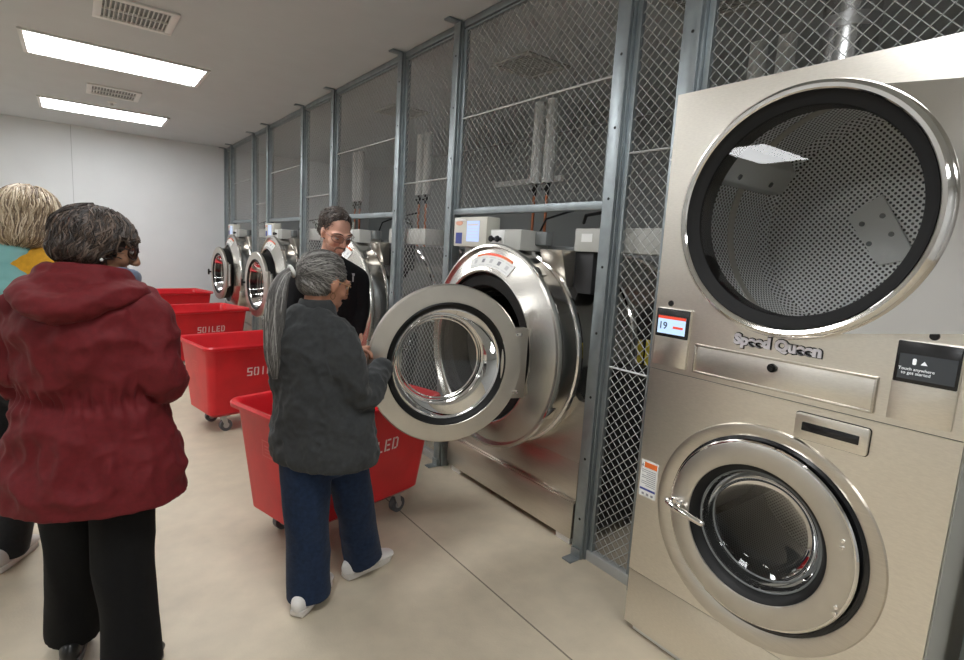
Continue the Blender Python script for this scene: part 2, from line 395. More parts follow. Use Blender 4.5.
tag(part('conduit', b, M_insul, loc=(4.36, 5.05, 2.30)), 'pale horizontal conduit on the wall behind the mesh', 'conduit')

# ------------------------------------------------------------------ washers
def make_washer(yc, ang, label, first=False):
    # local: origin on floor in fence plane, +x behind the fence
    t = thing('front_load_washer', label, 'washing machine', (FX, yc, 0), 0, None)
    cz = .950
    b = NB(); box(b, .012, 1.0, -.565, .565, .225, .44, .004); box(b, .06, 1.0, -.562, .562, .44, .74, .004)
    prism(b, [(0.012, .44), (.06, .74), (.08, .74), (.08, .44)], -.565, .565, 'XZ', .002)
    part('base_cabinet', b, M_steel, t)
    b = NB(); box(b, .10, 1.0, -.598, .598, .06, .90, .006); box(b, 1.16, 1.45, -.95, .60, .05, 1.44, .006); part('base_body_shade_backing', b, M_dark, t)  # dark base body, plus added backing that darkens the shaded space behind the barrel
    b = NB(); box(b, -.012, 1.0, -.575, .575, .045, .235, .004); box(b, -.004, .3, -.575, .575, .235, .243, .003); part('plinth', b, M_steel, t)
    for y in (-.5, .5):
        for x in (.04, .9): b = NB(); box(b, x-.03, x+.05, y-.05, y+.05, 0, .05, .003); part('foot', b, M_insul, t)
    b = NB(); lathe(b, [(.530, -.135), (.530, 1.05), (.50, 1.12), (0, 1.14)], (0, 0, cz), seg=96)
    part('barrel', b, M_barrel, t)
    b = NB()
    for x, r, w_ in ((-.01, .536, .02), (.42, .536, .02), (.9, .536, .02)):
        lathe(b, [(.528, x-w_), (r+.004, x-w_*.7), (r+.009, x), (r+.004, x+w_*.7), (.528, x+w_)], (0, 0, cz), seg=96)
    part('barrel_band', b, M_chrome, t)
    b = NB(); lathe(b, [(.532, -.14), (.548, -.14), (.556, -.15), (.558, -.165), (.552, -.178), (.540, -.182), (.533, -.166), (.527, -.168), (.418, -.228), (.410, -.230), (.403, -.222), (.40, -.18), (.36, -.16), (.34, -.1)], (0, 0, cz), seg=96)
    part('front_cone', b, M_cone, t)
    for a in (52, 128):   # clamps on flange
        b = NB(); q = R_(a+90 if a < 90 else a); q = R_(a+78); box(b, -.185, -.13, -.03, .03, -.006, .006, .003, Matrix.Translation((0, .560*cos(q), cz+.560*sin(q))) @ Matrix.Rotation(q-pi/2, 4, 'X'))
        part('flange_clamp', b, M_chrome, t)
    b = NB(); lathe(b, [(.400, -.195), (.385, -.208), (.335, -.208), (.322, -.19), (.322, -.08), (.345, -.06)], (0, 0, cz), seg=72); part('door_gasket', b, M_black, t)
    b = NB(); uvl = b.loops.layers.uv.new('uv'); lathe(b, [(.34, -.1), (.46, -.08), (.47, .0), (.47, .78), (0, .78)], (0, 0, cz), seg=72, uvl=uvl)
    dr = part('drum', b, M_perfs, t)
    for k in range(4):
        b = NB(); q = R_(45+90*k); prism(b, [(-.07, .47), (.07, .47), (.02, .37), (-.02, .37)], -.02, .74, 'YZ', .004, Matrix.Translation((0, 0, cz)) @ Matrix.Rotation(q, 4, 'X'))
        part('drum_baffle', b, M_barrel, dr)
    # warning label on the cone
    b = NB(); r0, r1 = .425, .515
    def cp(r, a, e=.004):
        h = -.228+(r-.418)/(.527-.418)*.060; return (h-e*.88, r*cos(a), cz+r*sin(a)+e*.4)
    def strip(bm, ra, rb, aa, ab, e=.004, n=14, mi=0):
        for i in range(n):
            q0 = aa+(ab-aa)*i/n; q1 = aa+(ab-aa)*(i+1)/n
            f = bm.faces.new([bm.verts.new(cp(ra, q0, e)), bm.verts.new(cp(ra, q1, e)), bm.verts.new(cp(rb, q1, e)), bm.verts.new(cp(rb, q0, e))]); f.material_index = mi
    strip(b, .432, .492, R_(72), R_(116)); strip(b, .490, .503, R_(76), R_(112), .004, 14, 1); strip(b, .492, .501, R_(88), R_(101), .005, 4, 2)
    for k in range(5):
        strip(b, .452, .472, R_(76+k*8.4), R_(79+k*8.4), .005, 3, 3 if k % 2 else 4)
    for k in range(5):
        strip(b, .479, .482, R_(74+k*8.4), R_(80.5+k*8.4), .005, 3, 4); strip(b, .440, .443, R_(74+k*8.4), R_(80.5+k*8.4), .005, 3, 4)
    part('warning_label', b, [M_label, M_orange, M_screenr, M_labtxt, mat('label_grey', (.55, .55, .55), .6)], t, recalc=False)
    # door
    hx, hy = (-.265 if first else -.315), -.378
    d = Vector((-sin(ang), cos(ang), 0)); nrm = Vector((-cos(ang), -sin(ang), 0))
    inw = -nrm
    dm = arc_mtx((hx, hy, cz-(.012 if first else 0)), inw, d, Vector((0, 0, 1)))    # local x = inward, y = hinge->centre, z = up
    cy = .362
    def dpart(name, bm, m, par, **k):
        bmesh.ops.transform(bm, matrix=dm, verts=bm.verts); return part(name, bm, m, par, **k)
    b = NB(); lathe(b, [(.283, .0), (.283, -.012), (.288, -.016), (.362, -.016), (.368, -.010), (.368, .014), (.362, .020), (.290, .020), (.283, .0)], (0, cy, 0), seg=96)
    prism(b, [(-.022, -.172), (.10, -.172), (.10, .172), (-.022, .172), (-.032, .162), (-.032, -.162)], -.0155, .018, 'YZ', .003)
    door = dpart('door', b, M_doorsteel, t)
    b = NB()
    for s in (1, -1):
        for k in (0, 1): lathe(b, [(0, -.021), (.006, -.0205), (.007, -.014)], (0, .012+k*.018, s*(.14)), seg=12)
    tube(b, [(.03, -.03, -.15), (.03, -.03, .15)], .016, 12); dpart('hinge', b, M_chrome, door)
    b = NB(); lathe(b, [(.287, -.014), (.280, -.018), (.266, -.012), (.258, .0), (.252, .02), (.29, .03), (.335, .04), (.345, .03), (.335, .018)], (0, cy, 0), seg=96); dpart('gasket_ring', b, M_black, door)
    if not first: b = NB(); lathe(b, [(.300, .022), (.350, .022), (.352, .035), (.352, .100), (.30, .108)], (0, cy, 0), seg=72); dpart('door_seal', b, M_black, door)
    b = NB(); lathe(b, [(.256, -.004), (.250, .01), (.225, .10), (.205, .135), (.18, .145), (0, .150)], (0, cy, 0), seg=72); dpart('door_glass', b, M_glass, door)
    b = NB(); torus(b, (.006, cy, 0), .250, .004); torus(b, (.137, cy, 0), .196, .005); torus(b, (.118, cy, 0), .212, .0035)
    dpart('glass_rim', b, M_chrome, door)
    b = NB(); tube(b, [(-.02, cy+.33, 0), (-.055, cy+.33, 0)], .012, 12); tube(b, [(-.055, cy+.33, -.03), (-.055, cy+.33, .03)], .013, 12, round_ends=True)
    dpart('door_knob', b, M_blackp, door)
    # controls above the barrel
    b = NB(); box(b, -.115, -.02, .145, .475, 1.485, 1.655, .006)
    cp_ = part('control_panel', b, M_beige, t)
    b = NB(); box(b, -.1175, -.1155, .215, .335, 1.515, 1.632); part('screen', b, M_screenb, cp_)
    b = NB()
    for z in (1.535, 1.552, 1.570, 1.588): box(b, -.1182, -.1172, .225, .325, z, z+.003)
    box(b, -.1182, -.1172, .225, .325, 1.605, 1.617); box(b, -.119, -.116, .348, .460, 1.632, 1.645)
    part('screen_print', b, M_white, cp_)
    b = NB(); box(b, -.1165, -.1152, .385, .45, 1.50, 1.565); part('blue_sticker', b, M_blue, cp_)
    b = NB(); prism(b, [(.418+.036*cos(k*pi/8), 1.622+.015*sin(k*pi/8)) for k in range(16)], -.1165, -.115, 'YZ'); part('maker_mark', b, mat('pale_orange_mark', (.75, .38, .25), .5), cp_)
    b = NB(); box(b, -.10, .10, -.135, .125, 1.478, 1.585, .004)
    eb = part('switch_box', b, M_grey, t)
    b = NB(); box(b, -.1035, -.1, .0, .118, 1.482, 1.58, .001); part('switch_plate', b, M_white, eb)
    for y in (.086, .030): b = NB(); lathe(b, [(0, -.135), (.016, -.133), (.018, -.125), (.010, -.118), (.010, -.10)], (0, y, 1.533), seg=20); part('push_button', b, M_blackp, eb)
    b = NB(); box(b, .0, .05, -.22, -.135, 1.51, 1.58, .004); part('junction_box', b, M_greyd, eb)
    b = NB(); box(b, .04, .24, -.95, -.385, 1.488, 1.600, .004)
    sb = part('supply_box', b, M_grey, t)
    b = NB(); box(b, .0385, .0395, -.50, -.43, 1.535, 1.575); part('rating_plate', b, M_label, sb)
    b = NB(); box(b, .10, .18, -.385, .56, 1.470, 1.510, .004); part('support_beam', b, M_greyd, t)
    b = NB(); prism(b, [(-.05, 1.49), (.05, 1.49), (.05, 1.30), (.02, 1.27)], -.36, -.20, 'XZ', .003, Matrix.Translation((0, -.03, 0)))
    br = part('bracket', b, M_steel, t)
    b = NB(); box(b, .06, .22, -.50, -.38, 1.28, 1.49, .004); part('bracket_back', b, M_dark, br)
    b = NB(); box(b, -.03, .22, .35, .47, 1.40, 1.49, .004); part('mount_block', b, M_grey, t)
    b = NB(); tube(b, [(.12, -.60, 1.60), (.13, -.58, 1.66), (.15, -.48, 1.69), (.2, -.3, 1.68), (.4, -.1, 1.66)], .009, 8); tube(b, [(.12, -.02, 1.56), (.14, -.06, 1.66), (.2, -.16, 1.70), (.4, -.2, 1.76)], .006, 8)
    part('supply_hose', b, M_black, t)
    b = NB(); box(b, .5, .505, -.57, -.535, .9, 1.04); part('caution_sticker', b, M_yellow, t)
    return t
make_washer(2.305, R_(74), 'large stainless washer nearest the camera with its round door swung wide open', True)
make_washer(4.33, R_(4), 'stainless washer with closed door behind the man in black')
make_washer(6.43, R_(4), 'stainless washer, second from the far wall, just left of the ponytailed woman')
make_washer(8.42, R_(4), 'stainless washer farthest away beside the back wall')

# ------------------------------------------------------------------ stacked washer and dryer
def make_stack():
    t = thing('stacked_washer_dryer', 'tall stainless stacked dryer over washer with large round glass door at right of photo', 'washer dryer', (1.70, .745, 0))
    hw = .447; zs = 1.067; top = 2.033
    b = NB()
    for s in (1, -1): box(b, .022, .98, s*hw-.006, s*hw+.006, .05, top-.002, .001)
    box(b, .02, .98, -hw, hw, top-.012, top, .001); box(b, .97, .98, -hw, hw, .05, top); box(b, .02, .98, -hw, hw, .05, .07)
    part('cabinet', b, M_grey, t)
    b = NB()
    plate_hole(b, -hw-.004, hw+.004, zs+.0016, top+.002, 0, 1.618, .33, 0, .022)
    part('dryer_front', b, M_steelh, t, smooth=20)
    b = NB(); plate_hole(b, -hw-.004, hw+.004, .2615, zs-.0016, 0, .625, .27, .002, .02); part('washer_front', b, M_steelh, t, smooth=20)
    b = NB(); box(b, .004, .024, -hw-.004, hw+.004, .035, .258, .002); part('kick_panel', b, M_steelh, t)
    for z in (zs, .26): b = NB(); box(b, .006, .03, -hw, hw, z-.01, z+.01); part('seam_strip', b, M_greyd, t)
    for s in (1, -1):
        for x in (.08, .88): b = NB(); lathe(b, [(0, 0), (.03, 0), (.03, .012), (.014, .02), (.014, .06)], (x, s*.37, 0), 'Z', 20); part('foot', b, M_zinc, t)
    b = NB(); box(b, .03, .96, -hw+.02, hw-.02, 0, .02, .004); part('base_pad', b, M_insul, t)
    for z in (1.82, 1.425): b = NB(); tube(b, [(.012, hw+.004, z), (.012, hw+.012, z)], [.007, .005], 8); part('side_screw', b, M_chrome, t)
    # ---- dryer door
    cz = 1.618
    b = NB(); lathe(b, [(.368, 0), (.368, -.010), (.366, -.03), (.360, -.043), (.350, -.050), (.340, -.048), (.333, -.040)], (0, 0, cz), seg=128)
    door = part('dryer_door', b, M_chrome, t)
    b = NB()
    pts = []
    n = 24
    for k in range(n+1):
        a = -R_(66)+R_(132)*k/n
        yi, zi = -.358*cos(a), cz+.358*sin(a)
        f = k/n; yo = -hw-.001; zo = cz-.285+(.292+.285)*f
        pts.append(((yi, zi), (yo, zo)))
    pts = [((-.145, cz-.330), (-.146, cz-.331))]+pts+[((-.145, cz+.325), (-.146, cz+.326))]
    lo = [[b.verts.new((-.022, *q)) for q in pq] for pq in pts]; hi = [[b.verts.new((-.001, *q)) for q in pq] for pq in pts]
    m_ = len(pts)
    for k in range(m_-1):
        b.faces.new((lo[k][0], lo[k][1], lo[k+1][1], lo[k+1][0])); b.faces.new((hi[k][0], hi[k+1][0], hi[k+1][1], hi[k][1])); b.faces.new((lo[k][1], hi[k][1], hi[k+1][1], lo[k+1][1]))
    part('hinge_plate', b, M_mirror, door, 'polished flat hinge plate right of the round glass', smooth=20)
    b = NB(); lathe(b, [(.335, -.044), (.328, -.034), (.318, -.030), (.310, -.026), (.302, -.022), (.298, -.010), (.302, .05), (.33, .06)], (0, 0, cz), seg=128); part('door_seal', b, mat('matt_black_rubber', (.006, .006, .006), .65, spec=.25), door)
    b = NB(); lathe(b, [(.300, -.0165), (.15, -.0165), (0, -.0165)], (0, 0, cz), seg=96); part('door_glass', b, M_glassd, door)
    b = NB(); uvl = b.loops.layers.uv.new('uv'); lathe(b, [(.335, .07), (.40, .09), (.405, .12), (.405, .58), (.38, .62), (0, .62)], (0, 0, cz), seg=96, uvl=uvl); drum = part('dryer_drum', b, M_perf, t)
    for k in range(3):
        b = NB(); q = R_(60+120*k); mq = Matrix.Translation((0, 0, cz)) @ Matrix.Rotation(q, 4, 'X')
        prism(b, [(-.075, .402), (.075, .402), (.045, .352), (-.045, .352)], .12, .58, 'YZ', .006, mq)
        bf = part('drum_baffle', b, mat('smooth_baffle_steel', (.85, .85, .83), .4, .7), drum)
        for x_ in (.22, .45):
            b = NB(); tube(b, [mq @ Vector((x_, .02, .353)), mq @ Vector((x_, .02, .347))], .010, 12); part('baffle_bolt', b, M_greyd, bf)
    b = NB(); prism(b, [(.093, 1.663), (-.007, 1.744), (-.138, 1.524), (-.028, 1.490)], .602, .617, 'YZ', .004); sp_ = part('rear_spoke_plate', b, mat('white_plate', (.92, .92, .90), .45), drum)
    for y_, z_ in ((.040, 1.638), (-.020, 1.666), (-.055, 1.602), (.008, 1.567)): b = NB(); tube(b, [(.603, y_, z_), (.598, y_, z_)], .009, 12); part('plate_bolt', b, M_greyd, sp_)
    b = NB(); lathe(b, [(.40, .34), (.408, .34), (.408, .38), (.40, .38), (.397, .36), (.40, .34)], (0, 0, cz), seg=96)
    part('drum_band', b, M_steel, drum)
    # ---- screens
    def module(y0, y1, z0, z1, zm, nm, left):
        b = NB(); prism(b, rrect(y0, y1, z0, z1, .003), -.010, 0, 'YZ', .001); mod = part(nm, b, M_steelh, t)
        b = NB(); prism(b, rrect(y0+.002, y1-.002, zm, z1-.002, .003), -.0145, -.009, 'YZ', .001); part('screen_bezel', b, M_blackp, mod)
        return mod
    yl0, yl1 = 1.046-.745, 1.180-.745
    ml = module(yl0, yl1, 1.088, 1.296, 1.193, 'dryer_control', True)
    b = NB(); box(b, -.0155, -.0147, yl0+.013, yl1-.010, 1.205, 1.266); sc = part('screen', b, M_screen, ml)
    b = NB(); box(b, -.0162, -.0152, yl0+.013, yl1-.010, 1.258, 1.268); box(b, -.0162, -.0152, yl0+.022, yl0+.062, 1.226, 1.234); part('screen_bar', b, M_screenr, ml)
    b = NB(); text_bm('19', .036, .0003, .0004, mtx=arc_mtx((-.016, yl1-.032, 1.232), (0, -1, 0), (0, 0, 1), (-1, 0, 0)), bm=b); part('screen_digits', b, M_ink, ml)
    yr0, yr1 = .320-.745, .454-.745
    mr = module(yr0, yr1, 1.086, 1.296, 1.188, 'washer_control', False)
    b = NB(); box(b, -.0155, -.0147, yr0+.008, yr1-.010, 1.198, 1.262); part('screen', b, M_screend, mr)
    b = NB()
    for s_, z_ in (('Touch anywhere', 1.224), ('to get started', 1.214)): text_bm(s_, .011, .0002, 0, mtx=arc_mtx((-.0160, yr1-.048, z_), (0, -1, 0), (0, 0, 1), (-1, 0, 0)), bm=b)
    prism(b, rrect(yr1-.046, yr1-.038, 1.236, 1.252, .003), -.0162, -.0156, 'YZ'); prism(b, [(yr1-.055, 1.238), (yr1-.062, 1.248), (yr1-.069, 1.238)], -.0162, -.0156, 'YZ')
    part('screen_text', b, M_inkw, mr)
    for y, z in ((1.135-.745, 1.313), (.385-.745, 1.313)): b = NB(); lathe(b, [(0, -.004), (.010, -.004), (.011, 0)], (0, y, z), seg=24); part('sensor_eye', b, M_blackp, t)
    # ---- service drawer
    b = NB(); prism(b, rrect(.485-.745, 1.019-.745, 1.088, 1.186, .004), -.005, .0, 'YZ', .001)
    dw = part('access_panel', b, M_steelh, t)
    b = NB()
    y0, y1, z0, z1 = .485-.745, 1.019-.745, 1.088, 1.186
    for a in ((y0-.001, y0+.006, z0, z1), (y1-.006, y1+.001, z0, z1), (y0, y1, z0-.001, z0+.006), (y0, y1, z1-.006, z1+.001)): box(b, -.011, -.001, *a, .0015)
    part('panel_rim', b, M_steel, dw)
    b = NB(); lathe(b, [(0, -.020), (.008, -.020), (.0085, -.014), (.012, -.014), (.0135, -.012), (.0135, 0)], (0, .012, 1.156), seg=24); part('key_lock', b, M_black, dw)
    # ---- badge
    m_ = arc_mtx((-.004, .757-.745, 1.226), (0, -1, 0), (0, 0, 1), (-1, 0, 0))
    b = text_bm('Speed Queen', .0445, .0035, .0024, mtx=m_ @ Matrix.Diagonal((1.06, 1, 1, 1))); part('maker_badge', b, M_badge, t)
    b = text_bm('Speed Queen', .0445, .0015, .0050, mtx=m_ @ Matrix.Translation((0, 0, -.003)) @ Matrix.Diagonal((1.06, 1, 1, 1))); part('badge_outline', b, M_blackp, t)
    # ---- washer dispenser
    y0, y1, z0, z1 = .482-.745, .671-.745, .966, 1.043
    b = NB(); prism(b, rrect(y0-.002, y1+.002, z0-.002, z1+.002, .010), -.002, .003, 'YZ'); part('dispenser_gap', b, M_blackp, t)
    b = NB(); prism(b, rrect(y0, y1, z0, z1, .009), -.008, 0, 'YZ', .001); dp = part('dispenser_cover', b, M_steelh, t)
    b = NB(); prism(b, rrect(y0+.022, y1-.020, .992, 1.018, .003), -.0095, -.007, 'YZ', .001); part('slot', b, M_blackp, dp)
    # ---- washer door
    cz = .625
    b = NB(); lathe(b, [(.358, .004), (.354, -.006), (.345, -.008), (.31, -.004), (.295, .004), (.285, .010), (.272, .02)], (0, 0, cz-.012), seg=128); part('door_surround', b, M_steel, t)
    b = NB(); lathe(b, [(.308, -.006), (.298, -.010), (.275, .0), (.262, .03), (.262, .0)], (0, -.007, cz), seg=96); part('surround_shadow_gap', b, M_blackp, t)
    b = NB(); lathe(b, [(.291, -.012), (.293, -.024), (.289, -.030), (.283, -.031)], (0, -.003, cz+.003), seg=128); ring = part('washer_door', b, M_chrome, t)
    b = NB(); lathe(b, [(.285, -.031), (.276, -.034), (.224, -.036), (.217, -.033), (.214, -.024)], (0, -.003, cz+.003), seg=128); part('door_face', b, M_doorsteel, ring)
    b = NB(); lathe(b, [(.217, -.030), (.208, -.024), (.198, -.008), (.186, .012), (.180, .03), (.168, .05), (.175, .07), (.21, .09)], (0, -.003, cz+.003), seg=96); part('door_seal', b, M_black, ring)
    b = NB(); torus(b, (.004, -.003, cz+.003), .190, .0035); torus(b, (.045, -.003, cz+.003), .168, .003); part('glass_rim', b, M_greyd, ring)
    b = NB(); lathe(b, [(.190, .0), (.180, .03), (.155, .065), (.12, .08), (0, .085)], (0, -.003, cz+.003), seg=96); part('door_glass', b, M_glassd, ring)
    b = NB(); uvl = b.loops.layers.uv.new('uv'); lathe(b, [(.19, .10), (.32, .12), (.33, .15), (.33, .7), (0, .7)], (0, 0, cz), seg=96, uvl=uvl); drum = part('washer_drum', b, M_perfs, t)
    for k in range(3):
        b = NB(); q = R_(10+120*k); prism(b, [(-.04, .33), (.04, .33), (.012, .25), (-.012, .25)], .14, .68, 'YZ', .004, Matrix.Translation((0, 0, cz)) @ Matrix.Rotation(q, 4, 'X'))
        part('drum_baffle', b, M_barrel, drum)
    b = NB(); hy = 1.05-.745
    box(b, -.055, -.02, hy-.075, hy-.030, cz-.006, cz+.018, .007); tube(b, [(-.040, hy-.012, cz-.004), (-.052, hy-.022, cz-.006), (-.058, hy-.06, cz-.014), (-.062, hy-.160, cz-.022)], [.010, .012, .013, .011], 14, round_ends=True)
    tube(b, [(-.052, hy-.055, cz+.012), (-.064, hy-.055, cz+.012)], .008, 10)
    part('door_handle', b, M_chrome, ring)
    for (y, z) in ((.745+(-0.251), 0.725), (.745+(-0.251), 0.725-.018), (.745+(-0.259), 0.531), (.745+(-0.259), 0.531-.018)): b = NB(); lathe(b, [(0, -.042), (.005, -.041), (.006, -.034)], (0, y-.745, z), seg=10); part('door_bolt', b, M_chrome, ring)
    # ---- label
    y0, y1, z0, z1 = 1.114-.745, 1.188-.745, .572, .712
    b = NB(); box(b, .0005, .0025, y0, y1, z0, z1); lb = part('instruction_label', b, M_label, t)
    b = NB(); box(b, -.0004, .001, y0+.004, y1-.016, z1-.026, z1-.006); part('label_header', b, M_orange, lb)
    b = NB(); prism(b, [(y1-.013, z1-.024), (y1-.003, z1-.024), (y1-.008, z1-.010)], -.0004, .001, 'YZ')
    for k in range(9): box(b, -.0003, .001, y0+.006, y1-.008-(.02 if k % 3 == 2 else 0), z1-.038-k*.0075, z1-.0358-k*.0075)
    for k in range(3): box(b, -.0003, .001, y0+.01+k*.02, y0+.02+k*.02, z0+.006, z0+.014)
    part('label_print', b, M_labtxt, lb)
    b = NB(); box(b, -.0004, .001, y0+.003, y1-.004, z0+.024, z0+.032); part('label_band', b, M_blue, lb)
make_stack()
b = NB(); box(b, -.03, .03, -.55, .22, 0, ZC-.01, .003)
o = tag(part('filler_panel', b, M_galv, loc=(1.99, -.05, 0)), 'flat grey galvanised filler panel at the right edge beside the stacked dryer', 'panel')
b = NB()
for z in (.35, 1.1, 1.9): lathe(b, [(0, -.032), (.008, -.031), (.008, -.029)], (0, .12, z), seg=10)
part('bolt_hole', b, M_black, o)

# ------------------------------------------------------------------ laundry carts
LET = {'S': [(0, 6, 4, 7), (0, 4, 1, 6.6), (0, 3, 4, 4), (3, .4, 4, 3), (0, 0, 4, 1)],
       'O': [(0, .8, 1, 6.2), (3, .8, 4, 6.2), (.3, 6, 1.7, 7), (2.3, 6, 3.7, 7), (.3, 0, 1.7, 1), (2.3, 0, 3.7, 1)],
       'I': [(1.5, 0, 2.5, 7)], 'L': [(0, 0, 1, 7), (1.4, 0, 3.8, 1)],
       'E': [(0, 0, 1, 7), (1.4, 6, 3.8, 7), (1.4, 3, 3.4, 4), (1.4, 0, 3.8, 1)],
       'D': [(0, 0, 1, 7), (1.4, 6, 3.2, 7), (1.4, 0, 3.2, 1), (3, .8, 4, 6.2)]}
def loft_rrect(bm, secs, n=5):
    rings = []
    for hx, hy, r, z in secs:
        rings.append([bm.verts.new((x, y, z)) for x, y in rrect(-hx, hx, -hy, hy, r, n)])
    m_ = len(rings[0])
    for A, B in zip(rings, rings[1:]):
        for k in range(m_): bm.faces.new((A[k], A[(k+1) % m_], B[(k+1) % m_], B[k]))
    return rings
def make_cart(x, y, a, label):
    t = thing('laundry_cart', label, 'laundry cart', (x, y, 0), a, 'red soiled laundry carts')
    L, W, l, w_, h, zb = .449, .314, .384, .212, .682, .128
    b = NB()
    rg = loft_rrect(b, [(l-.03, w_-.03, .03, zb), (l, w_, .05, zb+.025), (L-.028, W-.028, .06, h-.035), (L-.022, W-.022, .06, h-.035), (L, W, .065, h-.03), (L+.002, W+.002, .065, h-.012), (L-.006, W-.006, .06, h), (L-.022, W-.022, .055, h-.004), (L-.034, W-.034, .05, h-.022), (l-.008, w_-.008, .045, zb+.05), (l-.04, w_-.04, .03, zb+.035)])
    b.faces.new(rg[0][::-1]); b.faces.new(rg[-1])
    tub = part('tub', b, M_red, t, smooth=40)
    # stencilled lettering on the long side facing the aisle's near end
    def facept(u, v):     # u along x, v = height above floor, on the -y wall
        f = (v-zb-.025)/(h-.035-zb-.025); return Vector((u, -(w_+(W-.028-w_)*f)-.0012, v))
    b = NB(); s = .0098; tx = -(6*5.2-1.2)*s/2+.014; ty = .432
    for i, ch in enumerate('SOILED'):
        for (a0, b0, a1, b1) in LET[ch]:
            q = [(a0, b0), (a1, b0), (a1, b1), (a0, b1)]
            b.faces.new([b.verts.new(facept(tx+(i*5.2+c)*s, ty+d*s*.95)) for c, d in q])
    part('stencil_lettering', b, M_stencil, tub, recalc=False, smooth=0)
    def endpt(u, v):
        f = (v-zb-.025)/(h-.035-zb-.025); return Vector((-(l+(L-.028-l)*f)-.001, u, v))
    b = NB()
    for (u0, u1, v0, v1) in ((-.05, .05, .53, .536), (-.05, .05, .455, .461), (-.05, -.044, .461, .53), (.044, .05, .461, .53), (-.03, .03, .505, .512), (-.03, .03, .49, .496), (-.03, .03, .475, .480)):
        b.faces.new([b.verts.new(endpt(u, v)) for u, v in ((u0, v0), (u1, v0), (u1, v1), (u0, v1))])
    part('moulded_mark', b, mat('moulded_mark', (.66, .09, .09), .5), tub, recalc=False, smooth=0)
    for sx in (1, -1):
        for sy in (1, -1):
            cx, cy = sx*.265, sy*.14
            b = NB(); box(b, cx-.04, cx+.04, cy-.035, cy+.035, .115, .128, .002); tube(b, [(cx, cy, .10), (cx, cy, .118)], .022, 14)
            for s2 in (1, -1): prism(b, [(cx-.02, .105), (cx+.022, .105), (cx+.03, .042), (cx+.008, .038)], cy+s2*.021-.002, cy+s2*.021+.002, 'XZ')
            cs = part('caster', b, M_zinc, t)
            b = NB(); tube(b, [(cx+.018, cy-.016, .045), (cx+.018, cy+.016, .045)], .045, 24); part('wheel', b, M_casterw, cs)
            b = NB(); tube(b, [(cx+.018, cy-.018, .045), (cx+.018, cy+.018, .045)], .022, 16); part('wheel_hub', b, M_zinc, cs)
make_cart(1.07, 2.575, .27, 'red cart nearest the camera, partly hidden by the woman in grey')
make_cart(1.082, 4.481, .175, 'second red cart from the camera, its SO lettering showing left of the ponytailed woman')
make_cart(1.055, 6.6, .29, 'third red cart from the camera, just behind the one lettered SO')
make_cart(1.059, 8.636, .235, 'farthest red cart, by the back wall')
#PEOPLE#
# ------------------------------------------------------------------ people
def skin(name, c): return mat(name, c, 0.5, noise_amt=0.06, scale=30, bump=0.05, bscale=400)
def cloth(name, c, v=0.08, sheen=0.2, rough=0.9, bs=500): return mat(name, c, rough, noise_amt=v, scale=60, bump=0.12, bscale=bs, sheen=sheen, spec=0.25)
def ell(bm, c, r, mtx=None, rot=None, sub=3):
    t = bmesh.new(); bmesh.ops.create_icosphere(t, subdivisions=sub, radius=1)
    m_ = Matrix.Translation(c) @ (rot.to_4x4() if rot is not None else Matrix.Identity(4)) @ Matrix.Diagonal((*r, 1))
    merge(bm, t, (mtx @ m_) if mtx is not None else m_)
def smoothpath(pts, rad, sub=5):
    # Catmull-Rom through points with radii
    P = [Vector(p) for p in pts]; R0 = [(r if isinstance(r, (list, tuple)) else (r, r)) for r in rad]
    o, q = [], []
    n = len(P)
    for i in range(n-1):
        a, b_, c, d = P[max(i-1, 0)], P[i], P[i+1], P[min(i+2, n-1)]
        ra, rb, rc, rd = R0[max(i-1, 0)], R0[i], R0[i+1], R0[min(i+2, n-1)]
        for k in range(sub):
            t = k/sub
            w_ = (-.5*t+t*t-.5*t**3, 1-2.5*t*t+1.5*t**3, .5*t+2*t*t-1.5*t**3, -.5*t*t+.5*t**3)
            o.append(a*w_[0]+b_*w_[1]+c*w_[2]+d*w_[3]); q.append(tuple(max(.001, ra[j]*w_[0]+rb[j]*w_[1]+rc[j]*w_[2]+rd[j]*w_[3]) for j in (0, 1)))
    o.append(P[-1]); q.append(R0[-1]); return o, q
def limb(bm, pts, rad, side=None, seg=20, mtx=None, rnd=True, sub=5):
    t = bmesh.new(); p, r = smoothpath(pts, rad, sub); tube(t, p, r, seg, side=side, round_ends=rnd)
    bmesh.ops.recalc_face_normals(t, faces=t.faces); merge(bm, t, mtx)
def blob(name, bm, m, parent, voxel=.008, it=4, disp=None, label=None):
    bmesh.ops.recalc_face_normals(bm, faces=bm.faces)
    me = bpy.data.meshes.new('tmp'); bm.to_mesh(me); bm.free()
    o = bpy.data.objects.new('tmp', me); C.objects.link(o)
    a = o.modifiers.new('r', 'REMESH'); a.mode = 'VOXEL'; a.voxel_size = voxel; a.adaptivity = 0
    s = o.modifiers.new('s', 'SMOOTH'); s.factor = .5; s.iterations = it
    dg = bpy.context.evaluated_depsgraph_get(); m2 = bpy.data.meshes.new_from_object(o.evaluated_get(dg))
    bpy.data.objects.remove(o); bpy.data.meshes.remove(me)
    b2 = bmesh.new(); b2.from_mesh(m2); bpy.data.meshes.remove(m2)
    if disp:
        b2.normal_update()
        N_ = [(v, v.normal.copy()) for v in b2.verts]
        D = [disp(v.co, n) for v, n in N_]
        for (v, n), d in zip(N_, D): v.co += n*d
    o = part(name, b2, m, parent, label=label, smooth=None, recalc=False)
    o.data.shade_smooth()
    return o
def folds(ax, ay, az, amp, seed=0.0):
    def f(p, n):
        q = Vector((p.x*ax+seed, p.y*ay+seed*.7, p.z*az-seed))
        w1 = noise.noise(q); w2 = noise.noise(q*2.3+Vector((5, 1, 2)))
        return amp*((1-2.2*abs(w1))*.7+.35*w2)
    return f
